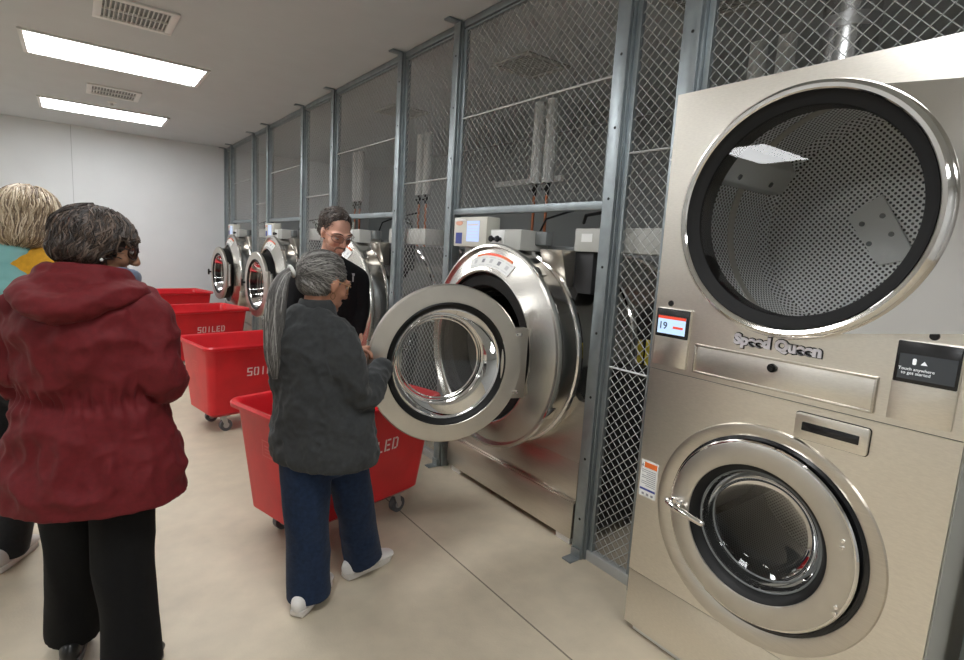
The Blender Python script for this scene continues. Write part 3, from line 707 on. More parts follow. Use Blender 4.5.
def hand(bm, wrist, d, n, sg, curl=.35, s=1.0):
    wrist, d, n = Vector(wrist), Vector(d).normalized(), Vector(n); n = (n-d*n.dot(d)).normalized(); sd = d.cross(n)*sg
    limb(bm, [wrist-d*.03*s, wrist+d*.02*s, wrist+d*.078*s], [(.024*s, .019*s), (.032*s, .016*s), (.037*s, .013*s)], side=sd, seg=14)
    for i, (L, r) in enumerate(zip((.066, .075, .070, .054), (.0088, .0090, .0086, .0076))):
        p = wrist+d*(.074-.005*abs(i-1.3))*s+sd*(.027-.0185*i)*s; dd = d+sd*(.10-.065*i); dd.normalize(); P = [p-dd*.02*s, p]
        a = curl*(1+.12*i)
        for k, fr in enumerate((.45, .30, .25)):
            dd = (Quaternion(n.cross(dd).normalized(), -a) @ dd); p = p+dd*L*fr*s; P.append(p)
        limb(bm, P, [r*s*1.05, r*s, r*s*.97, r*s*.9, r*s*.8], seg=8, sub=2)
    p = wrist+d*.018*s+sd*.026*s; dd = (d*.62+sd*.72+n*.30).normalized(); P = [p-dd*.012*s, p+dd*.03*s]
    dd = (d*.85+sd*.35+n*.35).normalized(); P.append(P[-1]+dd*.030*s); dd = (d*.9+sd*.05+n*.5).normalized(); P.append(P[-1]+dd*.024*s)
    limb(bm, P, [.014*s, .0115*s, .0100*s, .0085*s], seg=8, sub=2)
def head(bm, Hm, nose=1.0):
    E = lambda c, r, rot=None: ell(bm, c, r, Hm, rot)
    E((0, -.015, .030), (.074, .093, .082)); E((0, .024, -.002), (.066, .064, .084)); E((0, .032, -.056), (.053, .052, .044))
    E((0, .070, -.088), (.021, .019, .016)); E((.036, .052, -.022), (.026, .030, .028)); E((-.036, .052, -.022), (.026, .030, .028))
    limb(bm, [(0, .082, .022), (0, .098, -.004), (0, .107*nose, -.026)], [.009, .0105, .0135], mtx=Hm, seg=12)
    for s in (1, -1):
        E((s*.011, .098, -.031), (.0095, .010, .008))
        limb(bm, [(s*.012, .088, .024), (s*.034, .084, .029), (s*.056, .064, .022)], [.008, .0085, .007], mtx=Hm, seg=10)
        E((s*.031, .0785, .0165), (.0165, .0125, .0075)); E((s*.031, .079, -.004), (.016, .0105, .0055))
        E((s*.074, -.008, .004), (.009, .021, .026), Matrix.Rotation(s*-.35, 3, 'Z')); E((s*.072, -.002, -.022), (.008, .011, .012))
    limb(bm, [(-.025, .079, -.058), (-.008, .0915, -.0545), (0, .0905, -.0555), (.008, .0915, -.0545), (.025, .079, -.058)], [.004, .0055, .005, .0055, .004], mtx=Hm, seg=8)
    limb(bm, [(-.021, .079, -.064), (0, .0895, -.068), (.021, .079, -.064)], [.004, .007, .004], mtx=Hm, seg=8)
def eyes(Hm, par, down=0.0):
    for s in (1, -1):
        b = NB(); ell(b, (s*.031, .0765-.0028*down, .006-.002*down), (.0125, .0125, .0115), Hm); e = part('eye', b, mat('eye_white', (.75, .73, .70), .2), par, smooth=80)
        b = NB(); ell(b, (s*.031, .0868-.0032*down, .004-.004*down), (.0055, .003, .0055), Hm, sub=2); part('iris', b, mat('dark_iris', (.03, .018, .01), .15), e, smooth=80)
        b = NB(); limb(b, [(s*.016, .094, .030), (s*.034, .0925, .035), (s*.055, .073, .027)], [.0025, .0032, .002], mtx=Hm, seg=6); part('eyebrow', b, mat('brow_hair', (.07, .05, .04), .8), par)
def glasses(Hm, par, m, rx=.026, rz=.019, thick=.0018, zc=.004, rim=True):
    g = None
    b = NB()
    for s in (1, -1):
        P = []
        for k in range(28):
            a = 2*pi*k/28; c_, s_ = cos(a), sin(a); e = .75
            P.append(Hm @ Vector((s*.033+rx*math.copysign(abs(c_)**e, c_), .104-.10*(abs(s*.033+rx*c_)/.1)**2, zc+rz*math.copysign(abs(s_)**e, s_))))
        tube(b, P, thick, 6, closed=True)
        tube(b, [Hm @ Vector(p) for p in ((s*(.033+rx), .080, zc+.006), (s*.0745, .068, zc+.008), (s*.082, .0, zc+.010), (s*.079, -.018, zc-.004))], thick*.95, 6)
    tube(b, [Hm @ Vector(p) for p in ((-.008, .103, zc+.004), (0, .108, zc+.008), (.008, .103, zc+.004))], thick, 6)
    g = part('glasses', b, m, par)
    b = NB()
    for s in (1, -1):
        vs = []
        for k in range(20):
            a = 2*pi*k/20; vs.append(b.verts.new(Hm @ Vector((s*.033+rx*cos(a), .104-.10*(abs(s*.033+rx*cos(a))/.1)**2, zc+rz*sin(a)))))
        b.faces.new(vs)
    part('lens', b, M_lens, g, smooth=0)
def hair(name, par, Hm, mats, cap, N, keep, flow, steps, step, r, jit=.25, spread=1.02, seed=1, extra=None, curl=0, waves=9):
    rn = random.Random(seed); b = NB()
    for c, rr in cap: ell(b, c, rr, Hm)
    for f in b.faces: f.material_index = 0
    c0, r0 = Vector(cap[0][0]), Vector(cap[0][1])
    k = 0; tries = 0
    while k < N and tries < N*30:
        tries += 1
        u = Vector((rn.gauss(0, 1), rn.gauss(0, 1), rn.gauss(0, 1))).normalized()
        p = c0+Vector((u.x*r0.x, u.y*r0.y, u.z*r0.z))
        if not keep(p): continue
        k += 1; P = []; off = spread*(rn.uniform(.985, 1.035) if rn.random() < .8 else rn.uniform(1.03, 1.085)); ph = rn.uniform(0, 6.3); nv = Vector((rn.uniform(-1, 1), rn.uniform(-1, 1), rn.uniform(-1, 1)))*jit
        n_ = int(steps*rn.uniform(.7, 1.1))+2; q = p.copy()
        for i in range(n_):
            # push outside every cap ellipsoid
            w_ = q.copy()
            for c, rr in cap:
                v = q-Vector(c); e = math.sqrt((v.x/rr[0])**2+(v.y/rr[1])**2+(v.z/rr[2])**2)
                if e < off: w_ = Vector(c)+v*(off/max(e, .1)); q = w_
            es = [(math.sqrt(sum(((q-Vector(c))[j]/rr[j])**2 for j in range(3))), c) for c, rr in cap]; em = min(es)
            if em[0] > off*1.05: q = Vector(em[1])+(q-Vector(em[1]))*(off*1.05/em[0]); w_ = q
            P.append(Hm @ w_)
            d = (flow(q)+nv+Vector((sin(i*.9+ph), cos(i*.8+ph), 0))*curl)
            if d.length < 1e-4: break
            q = q+d.normalized()*step
        if len(P) < 3: continue
        rr_ = r*rn.uniform(.7, 1.3); m_ = len(P)
        tube(b, P, [rr_*(1-.75*(i/(m_-1))**2) for i in range(m_)], 4, mi=rn.randrange(len(mats)), cap=False)
    if extra: extra(b, rn)
    return part(name, b, mats, par, smooth=60, recalc=False)
def hmat(loc, yaw=0, pitch=0, roll=0, s=1.0):
    # yaw + = towards the person's right, pitch + = down
    return Matrix.Translation(loc) @ Matrix.Rotation(-yaw, 4, 'Z') @ Matrix.Rotation(-pitch, 4, 'X') @ Matrix.Rotation(roll, 4, 'Y') @ Matrix.Diagonal((s, s, s, 1))
def person_body(label, group, x, y, az, Hm, J, skin_m, k=1.0, hands=((.3, 1), (.3, -1)), hand_dirs=None):
    bm = NB(); head(bm, Hm)
    neck_top = Hm @ Vector((0, -.022, -.045))
    limb(bm, [neck_top, (neck_top+Vector(J['neck']))/2, J['neck']], [.048*k, .049*k, .058*k], seg=20)
    limb(bm, [J['neck'], J['chest'], J['waist'], J['pelvis']], [(.07*k, .055*k), (.135*k, .09*k), (.115*k, .085*k), (.13*k, .09*k)], side=(1, 0, 0), seg=24)
    for s, nm in ((1, 'r'), (-1, 'l')):
        limb(bm, [J['chest']+Vector((s*.05, 0, .06)) if False else Vector(J['neck'])+Vector((s*.06, 0, -.04)), J['sh_'+nm], J['el_'+nm], J['wr_'+nm]], [.045*k, .042*k, .036*k, .024*k], seg=14)
        dv = Vector(J['wr_'+nm])-Vector(J['el_'+nm])
        hd = (hand_dirs or {}).get(nm, (dv, (0, 0, -1), .35)); hand(bm, Vector(J['wr_'+nm]), hd[0], hd[1], 1 if s > 0 else -1, hd[2], .98*k)
        limb(bm, [J['hip_'+nm], J['kn_'+nm], J['an_'+nm]], [.062*k, .048*k, .034*k], seg=14)
        fd = Vector(J['ft_'+nm]); fd.z = 0; fd.normalize(); an = Vector(J['an_'+nm])
        limb(bm, [an+Vector((0, 0, -.02))-fd*.03, an+Vector((0, 0, -.035))+fd*.06, an+Vector((0, 0, -.045))+fd*.11], [.028, .026, .016], seg=12)
    for kk in ('x',): pass
    # place as top-level mesh
    ob = blob('person', bm, skin_m, None, .0052, 2)
    ob.location = Vector((x, y, 0))*U; ob.rotation_euler = (0, 0, -az); tag(ob, label, 'person')
    return ob
def shoe(name, par, an, fd, m, msole, L=.25, hh=.0):
    fd = Vector(fd); fd.z = 0; fd.normalize(); sd = fd.cross(Vector((0, 0, 1))); o = Vector(an); z0 = o.z-.075+hh
    up_ = Vector((0, 0, 1)); base = Vector((o.x, o.y, 0))-fd*.078
    mm = Matrix(((sd.x, fd.x, 0, base.x), (sd.y, fd.y, 0, base.y), (0, 0, 1, z0), (0, 0, 0, 1)))
    b = NB(); limb(b, [(0, .01, .048), (0, .05, .055), (0, .10, .050), (0, .16, .036), (0, L-.035, .026)], [(.033, .044), (.036, .050), (.040, .040), (.044, .028), (.036, .019)], side=(1, 0, 0), mtx=mm)
    limb(b, [(0, .045, .05), (0, .055, .075)], [.034, .030], mtx=mm)
    t = blob(name, b, m, par, .006, 3)
    b = NB(); pts = [(.034*w_, q) for w_, q in ((-.8, -.02), (-1, .02), (-1.05, .08), (-1.25, .15), (-1.15, .20), (-.6, .232), (0, .24), (.6, .232), (1.15, .20), (1.25, .15), (1.05, .08), (1, .02), (.8, -.02))]
    prism(b, pts, .0, .024, 'XY', .004, mm); part('sole', b, msole, t)
    return t

# ---- woman in the red jacket (camera side, from behind) ----
def woman_red():
    az = R_(27); x0, y0 = .022, 1.98
    Rz = Matrix.Rotation(az, 3, 'Z'); W = lambda x, y, z: Rz @ Vector((x-x0, y-y0, 0)) + Vector((0, 0, z))
    Hm = hmat((.016, .050, 1.400), R_(58), R_(12), 0, .93)
    anl, anr = W(-.055, 2.17, .075), W(.098, 1.88, .075)
    J = dict(neck=(0, .0, 1.28), chest=(0, 0, 1.15), waist=(0, 0, .95), pelvis=(0, 0, .80), sh_r=(.14, 0, 1.22), sh_l=(-.14, 0, 1.22),
             el_r=(.188, -.01, 1.02), el_l=(-.188, -.01, 1.02), wr_r=(.15, .19, .99), wr_l=(-.14, .19, .99), hip_r=(.075, 0, .78), hip_l=(-.075, 0, .78),
             kn_r=(.085, -.03, .44), kn_l=(-.095, .06, .44), an_r=anr, an_l=anl, ft_r=(0.1, 1, 0), ft_l=(-.2, 1, 0))
    J = {k: Vector(v) for k, v in J.items()}
    p = person_body('person in a dark red hooded jacket and black trousers, seen from behind at left', None, x0, y0, az, Hm, J, skin('brown_skin', (.28, .14, .08)), .95)
    mj = cloth('dark_red_jacket_fabric', (.125, .009, .012), .12, .02, .7)
    b = NB()
    limb(b, [(0, 0, .635), (0, 0, .72), (0, 0, .85), (0, 0, .955), (0, 0, .985), (0, 0, 1.08), (0, -.01, 1.18), (0, -.01, 1.26), (0, 0, 1.31)],
         [(.262, .190), (.246, .178), (.210, .153), (.184, .136), (.184, .136), (.196, .148), (.186, .143), (.136, .112), (.08, .08)], side=(1, 0, 0), seg=36, rnd=False)
    for s in (1, -1):
        limb(b, [(s*.09, -.005, 1.245), (s*.142, -.005, 1.205), (s*.175, -.008, 1.10), (s*.188, -.008, 1.02), (s*.175, .07, .985), (s*.135, .175, .985)], [.060, .072, .070, .066, .060, .050], seg=22)
    fo = folds(8, 8, 7, .019, 3.1); fo2 = folds(17, 17, 14, .009, 8.0)
    def dj(q, n):
        d = fo(q, n)+fo2(q, n)
        if abs(q.x) < .2 and q.z > .60:    # gathers at the drawstring waist
            a = math.atan2(q.y, q.x); g = math.exp(-((q.z-.965)/.035)**2); d += g*(.006*sin(a*34)-.008)
        return d*min(1, max(.3, (q.z-.63)/.06))
    jk = blob('jacket', b, mj, p, .0065, 3, dj)
    # hood lying on the back
    b = NB()
    limb(b, [(.125, .055, 1.245), (.130, -.02, 1.275), (.088, -.095, 1.262), (0, -.135, 1.235), (-.085, -.10, 1.262), (-.118, -.02, 1.275), (-.11, .06, 1.245)],
         [(.020, .035), (.034, .048), (.042, .058), (.046, .074), (.042, .060), (.034, .048), (.020, .035)], side=(0, 0, 1), seg=20)
    ell(b, (0, -.095, 1.250), (.120, .072, .060)); ell(b, (0, -.08, 1.30), (.105, .055, .040))
    limb(b, [(.085, .07, 1.29), (.095, -.01, 1.315), (.055, -.075, 1.325), (-.055, -.075, 1.325), (-.095, -.01, 1.315), (-.085, .07, 1.29)], [.024, .027, .028, .028, .027, .024], seg=14)
    blob('hood', b, mj, jk, .006, 5, folds(14, 14, 26, .007, 1.7))
    mt = cloth('black_trouser_fabric', (.004, .004, .0045), .2, .0)
    b = NB()
    for hp, kn, an in (((.078, -.01, .80), J['kn_r'], anr), ((-.075, .01, .80), J['kn_l'], anl)):
        hp = Vector(hp); kn = Vector(kn); an = Vector(an)
        limb(b, [hp, (hp+kn)/2, kn, (kn+an)/2, an+Vector((0, 0, -.005))], [(.092, .10), (.090, .092), (.084, .084), (.080, .082), (.080, .084)], seg=24, rnd=False)
    limb(b, [(0, 0, .95), (0, 0, .80)], [(.14, .11), (.165, .12)], side=(1, 0, 0), seg=28)
    blob('trousers', b, mt, p, .008, 5, folds(7, 7, 4, .007, 5.5))
    ms = mat('black_shoe_leather', (.01, .01, .01), .35); mso = mat('shoe_sole_edge', (.10, .10, .10), .5)
    shoe('shoe', p, anl, (-.35, 1, 0), ms, mso); shoe('shoe', p, anr, (.05, 1, 0), ms, mso)
    HB = [mat('dark_brown_hair', (.022, .015, .012), .55), mat('brown_hair', (.045, .03, .022), .5), mat('light_brown_hair', (.11, .075, .055), .5)]
    cap = [((0, -.020, .034), (.090, .108, .090)), ((0, -.050, -.018), (.090, .078, .062)), ((.056, -.03, .0), (.036, .05, .045)), ((-.056, -.03, .0), (.036, .05, .045))]
    hair('hair', p, Hm, HB, cap, 1500, lambda q: not (q.y > .030 and q.z < .045) and q.z > -.03, lambda q: Vector((0, 0, 0)) if (q.y > .035 and q.z < .05) or (q.y > .02 and q.z < .0) else Vector((q.x*4, q.y*3, -.9)), 8, .012, .0028, .35, 1.03, 3, curl=.45)
    glasses(Hm, p, mat('dark_spectacle_frame', (.03, .012, .01), .3), .026, .021, .0024)
    b = NB(); ell(b, (.083, .0, -.038), (.0055, .0055, .0055), Hm); part('earring', b, M_white, p)
    b = NB(); limb(b, [(.07, .055, -.075), (.055, .095, -.08), (.02, .115, -.085)], [(.012, .03), (.012, .034), (.012, .03)], mtx=Hm, seg=10); ms_ = blob('scarf', b, cloth('blue_grey_cloth', (.16, .20, .28)), p, .006, 2)
    eyes(Hm, p)
woman_red()

# ---- grey haired woman pulling the door ----
def woman_grey():
    az = R_(62); x0, y0 = .765, 1.985
    Rz = Matrix.Rotation(az, 3, 'Z'); W = lambda x, y, z: Rz @ Vector((x-x0, y-y0, 0)) + Vector((0, 0, z))
    hl = W(.752, 2.0, 1.302)
    Hm = hmat(hl, R_(14), R_(16), 0, .97)
    anA, anB = W(.708, 1.990, .080), W(.985, 2.085, .080)
    J = dict(neck=W(.712, 2.0, 1.175), chest=W(.705, 2.0, 1.06), waist=W(.73, 1.99, .88), pelvis=W(.755, 1.985, .74), sh_r=W(.765, 1.865, 1.13), sh_l=W(.64, 2.12, 1.13),
             el_r=W(.825, 1.85, .895), el_l=W(.80, 2.215, .93), wr_r=W(.975, 1.985, .945), wr_l=W(.90, 2.13, 1.0), hip_r=W(.70, 1.97, .70), hip_l=W(.83, 2.0, .70),
             kn_r=W(.685, 1.965, .40), kn_l=W(.90, 2.02, .40), an_r=anA, an_l=anB, ft_r=(.35, 1, 0), ft_l=(-.1, 1, 0))
    fdA = Rz @ Vector((.75, .65, 0)); fdB = Rz @ Vector((.85, .2, 0)); J['ft_r'], J['ft_l'] = fdA, fdB
    J = {k: Vector(v) for k, v in J.items()}
    hd = {'r': (Rz @ Vector((.55, .80, .10)), Rz @ Vector((.5, -.3, -.8)), .30), 'l': (Rz @ Vector((.8, -.35, .25)), Rz @ Vector((0, -.2, -1)), .5)}
    p = person_body('person with a long grey ponytail, charcoal jacket and jeans, holding the open door', None, x0, y0, az, Hm, J, skin('tan_skin', (.40, .19, .12)), .92, hand_dirs=hd)
    mj = cloth('charcoal_jacket_fabric', (.034, .036, .037), .14, .10, .95, 700)
    b = NB()
    S = [(.750, 1.975, .632, .226, .165), (.748, 1.975, .69, .218, .162), (.748, 1.985, .80, .196, .160), (.728, 1.99, .93, .176, .146), (.712, 1.995, 1.05, .166, .138), (.706, 2.0, 1.12, .150, .120), (.708, 2.0, 1.175, .10, .085), (.712, 2.0, 1.20, .062, .062)]
    limb(b, [W(a, c, z) for a, c, z, _, _ in S], [(q, r) for *_, q, r in S], side=(1, 0, 0), seg=36, rnd=False)
    limb(b, [W(.715, 1.94, 1.155), W(.755, 1.875, 1.115), W(.782, 1.845, 1.02), W(.822, 1.845, .895), W(.890, 1.895, .895), W(.992, 1.985, .945)], [.050, .066, .066, .062, .058, .042], seg=22)
    limb(b, [W(.69, 2.06, 1.155), W(.655, 2.13, 1.10), W(.70, 2.19, .99), W(.79, 2.205, .925), W(.86, 2.165, .96), W(.905, 2.13, .995)], [.050, .066, .062, .056, .050, .042], seg=22)
    f1 = folds(8, 8, 5, .016, 2.3); f2 = folds(20, 20, 22, .008, 4.0)
    def dj(q, n):
        d = f1(q, n)+f2(q, n); v = q-Vector(J['el_r']); L = v.length
        if L < .11: d += .006*sin(v.z*90+v.x*70)*(1-L/.11)
        return d*min(1, max(.15, (q.z-.60)/.05))
    jk = blob('jacket', b, mj, p, .0065, 5, dj)
    b = NB(); c0 = W(.722, 2.0, 1.218)
    P = [c0+Vector((.060*cos(2*pi*k/20), .056*sin(2*pi*k/20), .006*sin(2*pi*k/20))) for k in range(20)]
    tube(b, P, [(.011, .024)]*20, 10, side=(1, 0, 0), closed=True) if False else None
    for k in range(20):
        a0, a1 = 2*pi*k/20, 2*pi*(k+1)/20
    rings = []
    for r_, z_ in ((.078, -.03), (.072, .0), (.063, .022), (.058, .026), (.055, .02), (.062, -.025)):
        rings.append([b.verts.new(c0+Vector((r_*cos(2*pi*k/32), r_*.95*sin(2*pi*k/32), z_))) for k in range(32)])
    for A, B_ in zip(rings, rings[1:]):
        for k in range(32): b.faces.new((A[k], A[(k+1) % 32], B_[(k+1) % 32], B_[k]))
    part('collar', b, mj, jk, smooth=60)
    mt = cloth('blue_denim', (.010, .022, .055), .25, .05, .85, 600)
    b = NB()
    hp, kn, an = W(.678, 1.975, .68), J['kn_r'], anA
    limb(b, [hp, (hp+kn)/2, kn, (kn+an)/2, an+Vector((0, 0, -.035))], [(.095, .10), (.092, .092), (.084, .084), (.080, .082), (.084, .086)], seg=24, rnd=False)
    hp, kn, an = W(.825, 2.0, .68), J['kn_l'], anB
    limb(b, [hp, (hp+kn)/2, kn, (kn+an)/2, an+Vector((0, 0, -.015))], [(.095, .10), (.090, .092), (.082, .084), (.078, .080), (.082, .084)], seg=24, rnd=False)
    limb(b, [W(.745, 1.985, .80), W(.76, 1.985, .68)], [(.12, .09), (.15, .11)], side=(1, 0, 0), seg=24)
    blob('jeans', b, mt, p, .0075, 4, folds(9, 9, 5, .007, 9.5))
    ms = mat('white_shoe_leather', (.70, .68, .66), .45); mso = mat('off_white_sole', (.62, .58, .54), .5)
    shoe('shoe', p, anA+Vector((0, 0, 0)), fdA, ms, mso); shoe('shoe', p, anB, fdB, ms, mso, hh=.0)
    G = [mat('dark_grey_hair', (.075, .070, .065), .5), mat('grey_hair', (.16, .15, .14), .45), mat('silver_hair', (.33, .32, .30), .4)]
    tie = Vector((0, -.122, .028))
    cap = [((0, -.018, .033), (.077, .097, .086)), ((0, -.040, -.015), (.066, .066, .050))]
    def flow(q):
        v = tie-q; return v+Vector((0, 0, .0)) if v.length > .012 else Vector((0, 0, 0))
    Hi = Hm.inverted()
    tail = [W(.628, 2.0, 1.345), W(.605, 2.0, 1.335), W(.580, 1.995, 1.28), W(.566, 1.985, 1.20), W(.558, 1.975, 1.11), W(.556, 1.97, 1.03), W(.562, 1.97, .955)]
    wid = [.014, .020, .031, .035, .033, .027, .009]
    def pony(b, rn):
        P, Q = smoothpath(tail, wid, 4)
        tube(b, P, [(q[0]*.8, q[1]*.8) for q in Q], 12, mi=0)
        for i in range(420):
            a, rr = rn.uniform(0, 6.28), math.sqrt(rn.uniform(.5, 1.05)); ph = rn.uniform(0, 6); L = rn.uniform(.75, 1.03); pts = []
            for k, (c, q) in enumerate(zip(P, Q)):
                if k > L*len(P): break
                aa = a+.35*sin(k*.22+ph); pts.append(c+Vector((cos(aa)*q[0]*rr, sin(aa)*q[0]*rr, 0)))
            n_ = len(pts)
            if n_ > 3: tube(b, pts, [.0020*(1-.6*(k/(n_-1))**3) for k in range(n_)], 4, mi=rn.choice((0, 0, 0, 1, 1, 2)), cap=False)
    hr = hair('hair', p, Hm, G, cap, 1500, lambda q: not (q.y > .062-.25*max(0, q.z) and q.z < .085) and not (q.z < .02 and q.y > .02), flow, 16, .0125, .0016, .04, 1.015, 5, extra=pony)
    b = NB(); tc = Hm @ tie; 
    d_ = (Vector(tail[1])-Vector(tail[0])).normalized(); s1, s2 = frame(d_)
    tube(b, [Vector(tail[0])+(s1*cos(2*pi*k/16)+s2*sin(2*pi*k/16))*.019 for k in range(16)], .0065, 8, closed=True); part('hair_tie', b, M_white, hr)
    glasses(Hm, p, mat('gold_spectacle_frame', (.60, .36, .20), .3, .6), .025, .021, .0021)
    b = NB(); P = [Hm @ Vector((.079, -.004+.010*sin(2*pi*k/16), -.046+.012*cos(2*pi*k/16))) for k in range(16)]; tube(b, P, .0014, 6, closed=True); part('earring', b, mat('dark_earring', (.2, .12, .06), .3, .8), p)
    eyes(Hm, p)
woman_grey()

# ---- man in black bending behind the first cart ----
def man():
    az = R_(186); x0, y0 = 1.225, 3.20
    Rz = Matrix.Rotation(az, 3, 'Z'); W = lambda x, y, z: Rz @ Vector((x-x0, y-y0, 0)) + Vector((0, 0, z))
    hl = W(1.195, 3.02, 1.515)
    Hm = hmat(hl, R_(-14), R_(24), R_(0), 1.06)
    J = dict(neck=(.02, .06, 1.35), chest=(0, .02, 1.20), waist=(0, 0, 1.0), pelvis=(0, -.03, .87), sh_r=(.15, .03, 1.25), sh_l=(-.15, .03, 1.25),
             el_r=(.21, .04, 1.05), el_l=(-.195, .03, 1.06), wr_r=(.16, .18, .95), wr_l=(-.165, .08, .93), hip_r=(.08, -.03, .85), hip_l=(-.08, -.03, .85),
             kn_r=(.09, .0, .47), kn_l=(-.09, .0, .47), an_r=(.09, -.03, .08), an_l=(-.09, -.03, .08), ft_r=(.2, 1, 0), ft_l=(-.2, 1, 0))
    J = {k: Vector(v) for k, v in J.items()}
    p = person_body('person with short dark hair and black jacket, looking down beside a washer', None, x0, y0, az, Hm, J, skin('light_skin', (.62, .34, .25)), 1.0,
                    hand_dirs={'l': (Vector((.12, .15, -1)), Vector((.6, .3, 0)), .4)})
    mj = cloth('black_jacket_fabric', (.006, .006, .007), .2, .0)
    b = NB()
    limb(b, [(0, -.02, .80), (0, -.02, .95), (0, 0, 1.08), (0, .01, 1.20), (0, .03, 1.28), (.01, .05, 1.33), (.018, .06, 1.365)], [(.175, .14), (.175, .14), (.178, .14), (.180, .14), (.165, .125), (.115, .10), (.072, .076)], side=(1, 0, 0), seg=32, rnd=False)
    for s, nm in ((1, 'r'), (-1, 'l')):
        e, w_ = J['el_'+nm], J['wr_'+nm]
        limb(b, [(s*.09, .04, 1.295), (s*.160, .03, 1.255), (s*.185, .03, 1.17), e, (e+w_)/2, w_+(w_-e)*.05], [.055, .070, .064, .056, .050, .042], seg=20)
    jk = blob('jacket', b, mj, p, .007, 5, folds(10, 10, 6, .008, 6.3))
    b = NB(); c0 = Vector((.02, .062, 1.37))
    rings = []
    for r_, z_ in ((.080, -.03), (.074, .0), (.066, .028), (.060, .03), (.058, .02), (.062, -.02)):
        rings.append([b.verts.new(c0+Vector((r_*cos(2*pi*k/32), r_*.95*sin(2*pi*k/32), z_-.02*sin(2*pi*k/32)))) for k in range(32)])
    for A, B_ in zip(rings, rings[1:]):
        for k in range(32): b.faces.new((A[k], A[(k+1) % 32], B_[(k+1) % 32], B_[k]))
    part('collar', b, mj, jk, smooth=60)
    b = NB(); box(b, -.125, -.105, .116, .124, 1.270, 1.285, .001); box(b, -.119, -.111, .118, .126, 1.235, 1.268, .001); part('lapel_pin', b, M_zinc, jk)
    b = NB()
    for s in (1, -1):
        limb(b, [(s*.085, -.03, .86), (s*.09, -.01, .66), (s*.09, 0, .47), (s*.09, -.02, .27), (s*.09, -.03, .05)], [(.095, .10), .085, .075, .070, .070], seg=20, rnd=False)
    limb(b, [(0, -.03, 1.0), (0, -.03, .84)], [(.15, .11), (.165, .12)], side=(1, 0, 0), seg=24)
    blob('trousers', b, cloth('dark_trouser_fabric', (.015, .016, .02), .2, .1), p, .009, 4, folds(8, 8, 5, .006, 2.2))
    ms = mat('black_shoe_leather', (.01, .01, .01), .35); mso = mat('shoe_sole_edge', (.1, .1, .1), .5)
    for s, nm in ((1, 'r'), (-1, 'l')): shoe('shoe', p, J['an_'+nm], J['ft_'+nm], ms, mso, .27)
    HB = [mat('black_brown_hair', (.034, .023, .018), .55), mat('mid_brown_hair', (.075, .05, .038), .5), mat('greying_hair', (.12, .10, .09), .5)]
    cap = [((0, -.029, .045), (.0765, .090, .081)), ((0, -.045, -.005), (.070, .062, .050))]
    hair('hair', p, Hm, HB, cap, 1900, lambda q: not (q.y > .028 and q.z < .092) and q.z > -.035 and not (q.y > -.01 and q.z < .022), lambda q: Vector((q.x*2, .15, .5) if q.y > 0 else (q.x, -.3, -.5)), 4, .0075, .0018, .6, 1.02, 8)
    b = NB(); ell(b, (0, .0715, -.090), (.0220, .0200, .0165), Hm); limb(b, [(-.028, .076, -.066), (-.024, .083, -.050), (0, .0915, -.0465), (.024, .083, -.050), (.028, .076, -.066)], [(.003, .004), (.004, .005), (.004, .005), (.004, .005), (.003, .004)], mtx=Hm, seg=8)
    part('goatee', b, mat('greying_stubble', (.22, .13, .10), .8, noise_amt=.5, scale=400), p, smooth=80)
    b = NB(); ell(b, (0, .0310, -.0605), (.0540, .0530, .0440), Hm); part('beard_stubble', b, mat('jaw_stubble', (.40, .21, .155), .8, noise_amt=.35, scale=500), p, smooth=80)
    glasses(Hm, p, mat('thin_spectacle_frame', (.22, .12, .10), .3, .2), .027, .018, .0020)
    eyes(Hm, p, 1.0)
man()

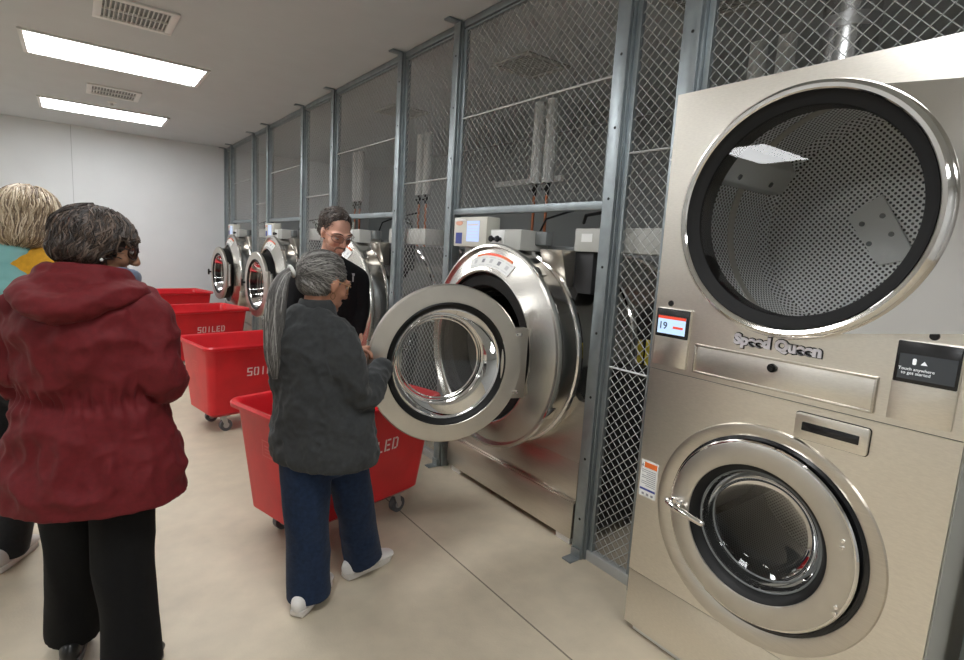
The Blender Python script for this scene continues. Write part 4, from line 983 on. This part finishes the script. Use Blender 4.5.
# ---- blonde woman in the teal vest at the left edge ----
def woman_blonde():
    az = R_(22); x0, y0 = -.165, 2.86
    Hm = hmat((.02, .03, 1.478), R_(24), R_(8), 0, 1.0)
    J = dict(neck=(0, -.005, 1.36), chest=(0, 0, 1.22), waist=(0, 0, 1.0), pelvis=(0, 0, .86), sh_r=(.155, 0, 1.31), sh_l=(-.155, 0, 1.31),
             el_r=(.22, .0, 1.06), el_l=(-.22, .0, 1.06), wr_r=(.12, .19, 1.03), wr_l=(-.12, .19, 1.03), hip_r=(.08, 0, .85), hip_l=(-.08, 0, .85),
             kn_r=(-.03, .0, .46), kn_l=(-.18, .02, .46), an_r=(-.13, .02, .08), an_l=(-.28, .02, .08), ft_r=(.1, 1, 0), ft_l=(-.2, 1, 0))
    J = {k: Vector(v) for k, v in J.items()}
    p = person_body('person with blonde hair in a teal quilted vest over a yellow top', None, x0, y0, az, Hm, J, skin('fair_skin', (.62, .38, .29)), .95)
    my = cloth('mustard_knit', (.66, .34, .025), .10, .2)
    b = NB()
    limb(b, [(0, 0, .90), (0, 0, 1.05), (0, 0, 1.2), (0, 0, 1.30), (0, 0, 1.355)], [(.15, .11), (.15, .11), (.15, .11), (.13, .095), (.06, .06)], side=(1, 0, 0), seg=28)
    for s, nm in ((1, 'r'), (-1, 'l')):
        e, w_ = J['el_'+nm], J['wr_'+nm]
        limb(b, [(s*.06, -.01, 1.318), (s*.135, -.02, 1.285), (s*.188, -.02, 1.18), e, (e+w_)/2, w_], [.060, .074, .068, .060, .050, .040], seg=20)
    blob('sweater', b, my, p, .0075, 4, folds(12, 12, 12, .007, 1.3))
    mv = mat('teal_quilted_nylon', (.20, .46, .45), .5, noise_amt=.05, scale=20, sheen=.1)
    b = NB()
    limb(b, [(0, 0, .80), (0, 0, .95), (-.005, 0, 1.1), (-.02, -.005, 1.20), (-.03, -.005, 1.28), (-.02, -.005, 1.335), (0, -.005, 1.385)], [(.190, .150), (.180, .145), (.168, .145), (.135, .138), (.100, .112), (.082, .085), (.070, .070)], side=(1, 0, 0), seg=36, rnd=False)
    def quilt(q, n): return .010*abs(sin((q.z+.03*sin(q.x*6))*pi/.062))**.6-.004+.003*noise.noise(q*30)
    blob('vest', b, mv, p, .007, 3, quilt)
    b = NB()
    for nm in ('r', 'l'): s = 1 if nm == 'r' else -1; kn, an = J['kn_'+nm], J['an_'+nm]; limb(b, [(s*.08, 0, .88), (Vector((s*.08, 0, .86))+kn)/2, kn, (kn+an)/2, an+Vector((0, 0, -.03))], [(.095, .10), .085, .072, .065, .065], seg=20, rnd=False)
    limb(b, [(0, 0, .98), (0, 0, .84)], [(.14, .11), (.165, .12)], side=(1, 0, 0), seg=24)
    blob('trousers', b, cloth('black_legging_fabric', (.012, .012, .014), .2, .1), p, .009, 4, folds(8, 8, 5, .005, 7.2))
    ms = mat('light_shoe', (.5, .48, .46), .5); mso = mat('off_white_sole', (.62, .58, .54), .5)
    for s, nm in ((1, 'r'), (-1, 'l')): shoe('shoe', p, J['an_'+nm], J['ft_'+nm], ms, mso, .25)
    HB = [mat('dark_blonde_hair', (.16, .11, .07), .5), mat('blonde_hair', (.36, .27, .17), .45), mat('light_blonde_hair', (.62, .52, .38), .4)]
    cap = [((0, -.020, .036), (.090, .106, .090)), ((0, -.045, -.03), (.092, .080, .075)), ((0, -.045, -.075), (.098, .076, .050)), ((.055, 0, -.03), (.036, .055, .07)), ((-.055, 0, -.03), (.036, .055, .07))]
    hair('hair', p, Hm, HB, cap, 1500, lambda q: not (q.y > .045 and q.z < .04) and q.z > -.02, lambda q: Vector((0, 0, 0)) if q.y > .035 and q.z < .045 else Vector((q.x*3+.15, q.y*2.0-.15, -1)), 14, .014, .0028, .2, 1.03, 11, curl=.2)
    glasses(Hm, p, mat('dark_spectacle_frame', (.03, .012, .01), .3), .026, .021, .0022)
    eyes(Hm, p)
woman_blonde()
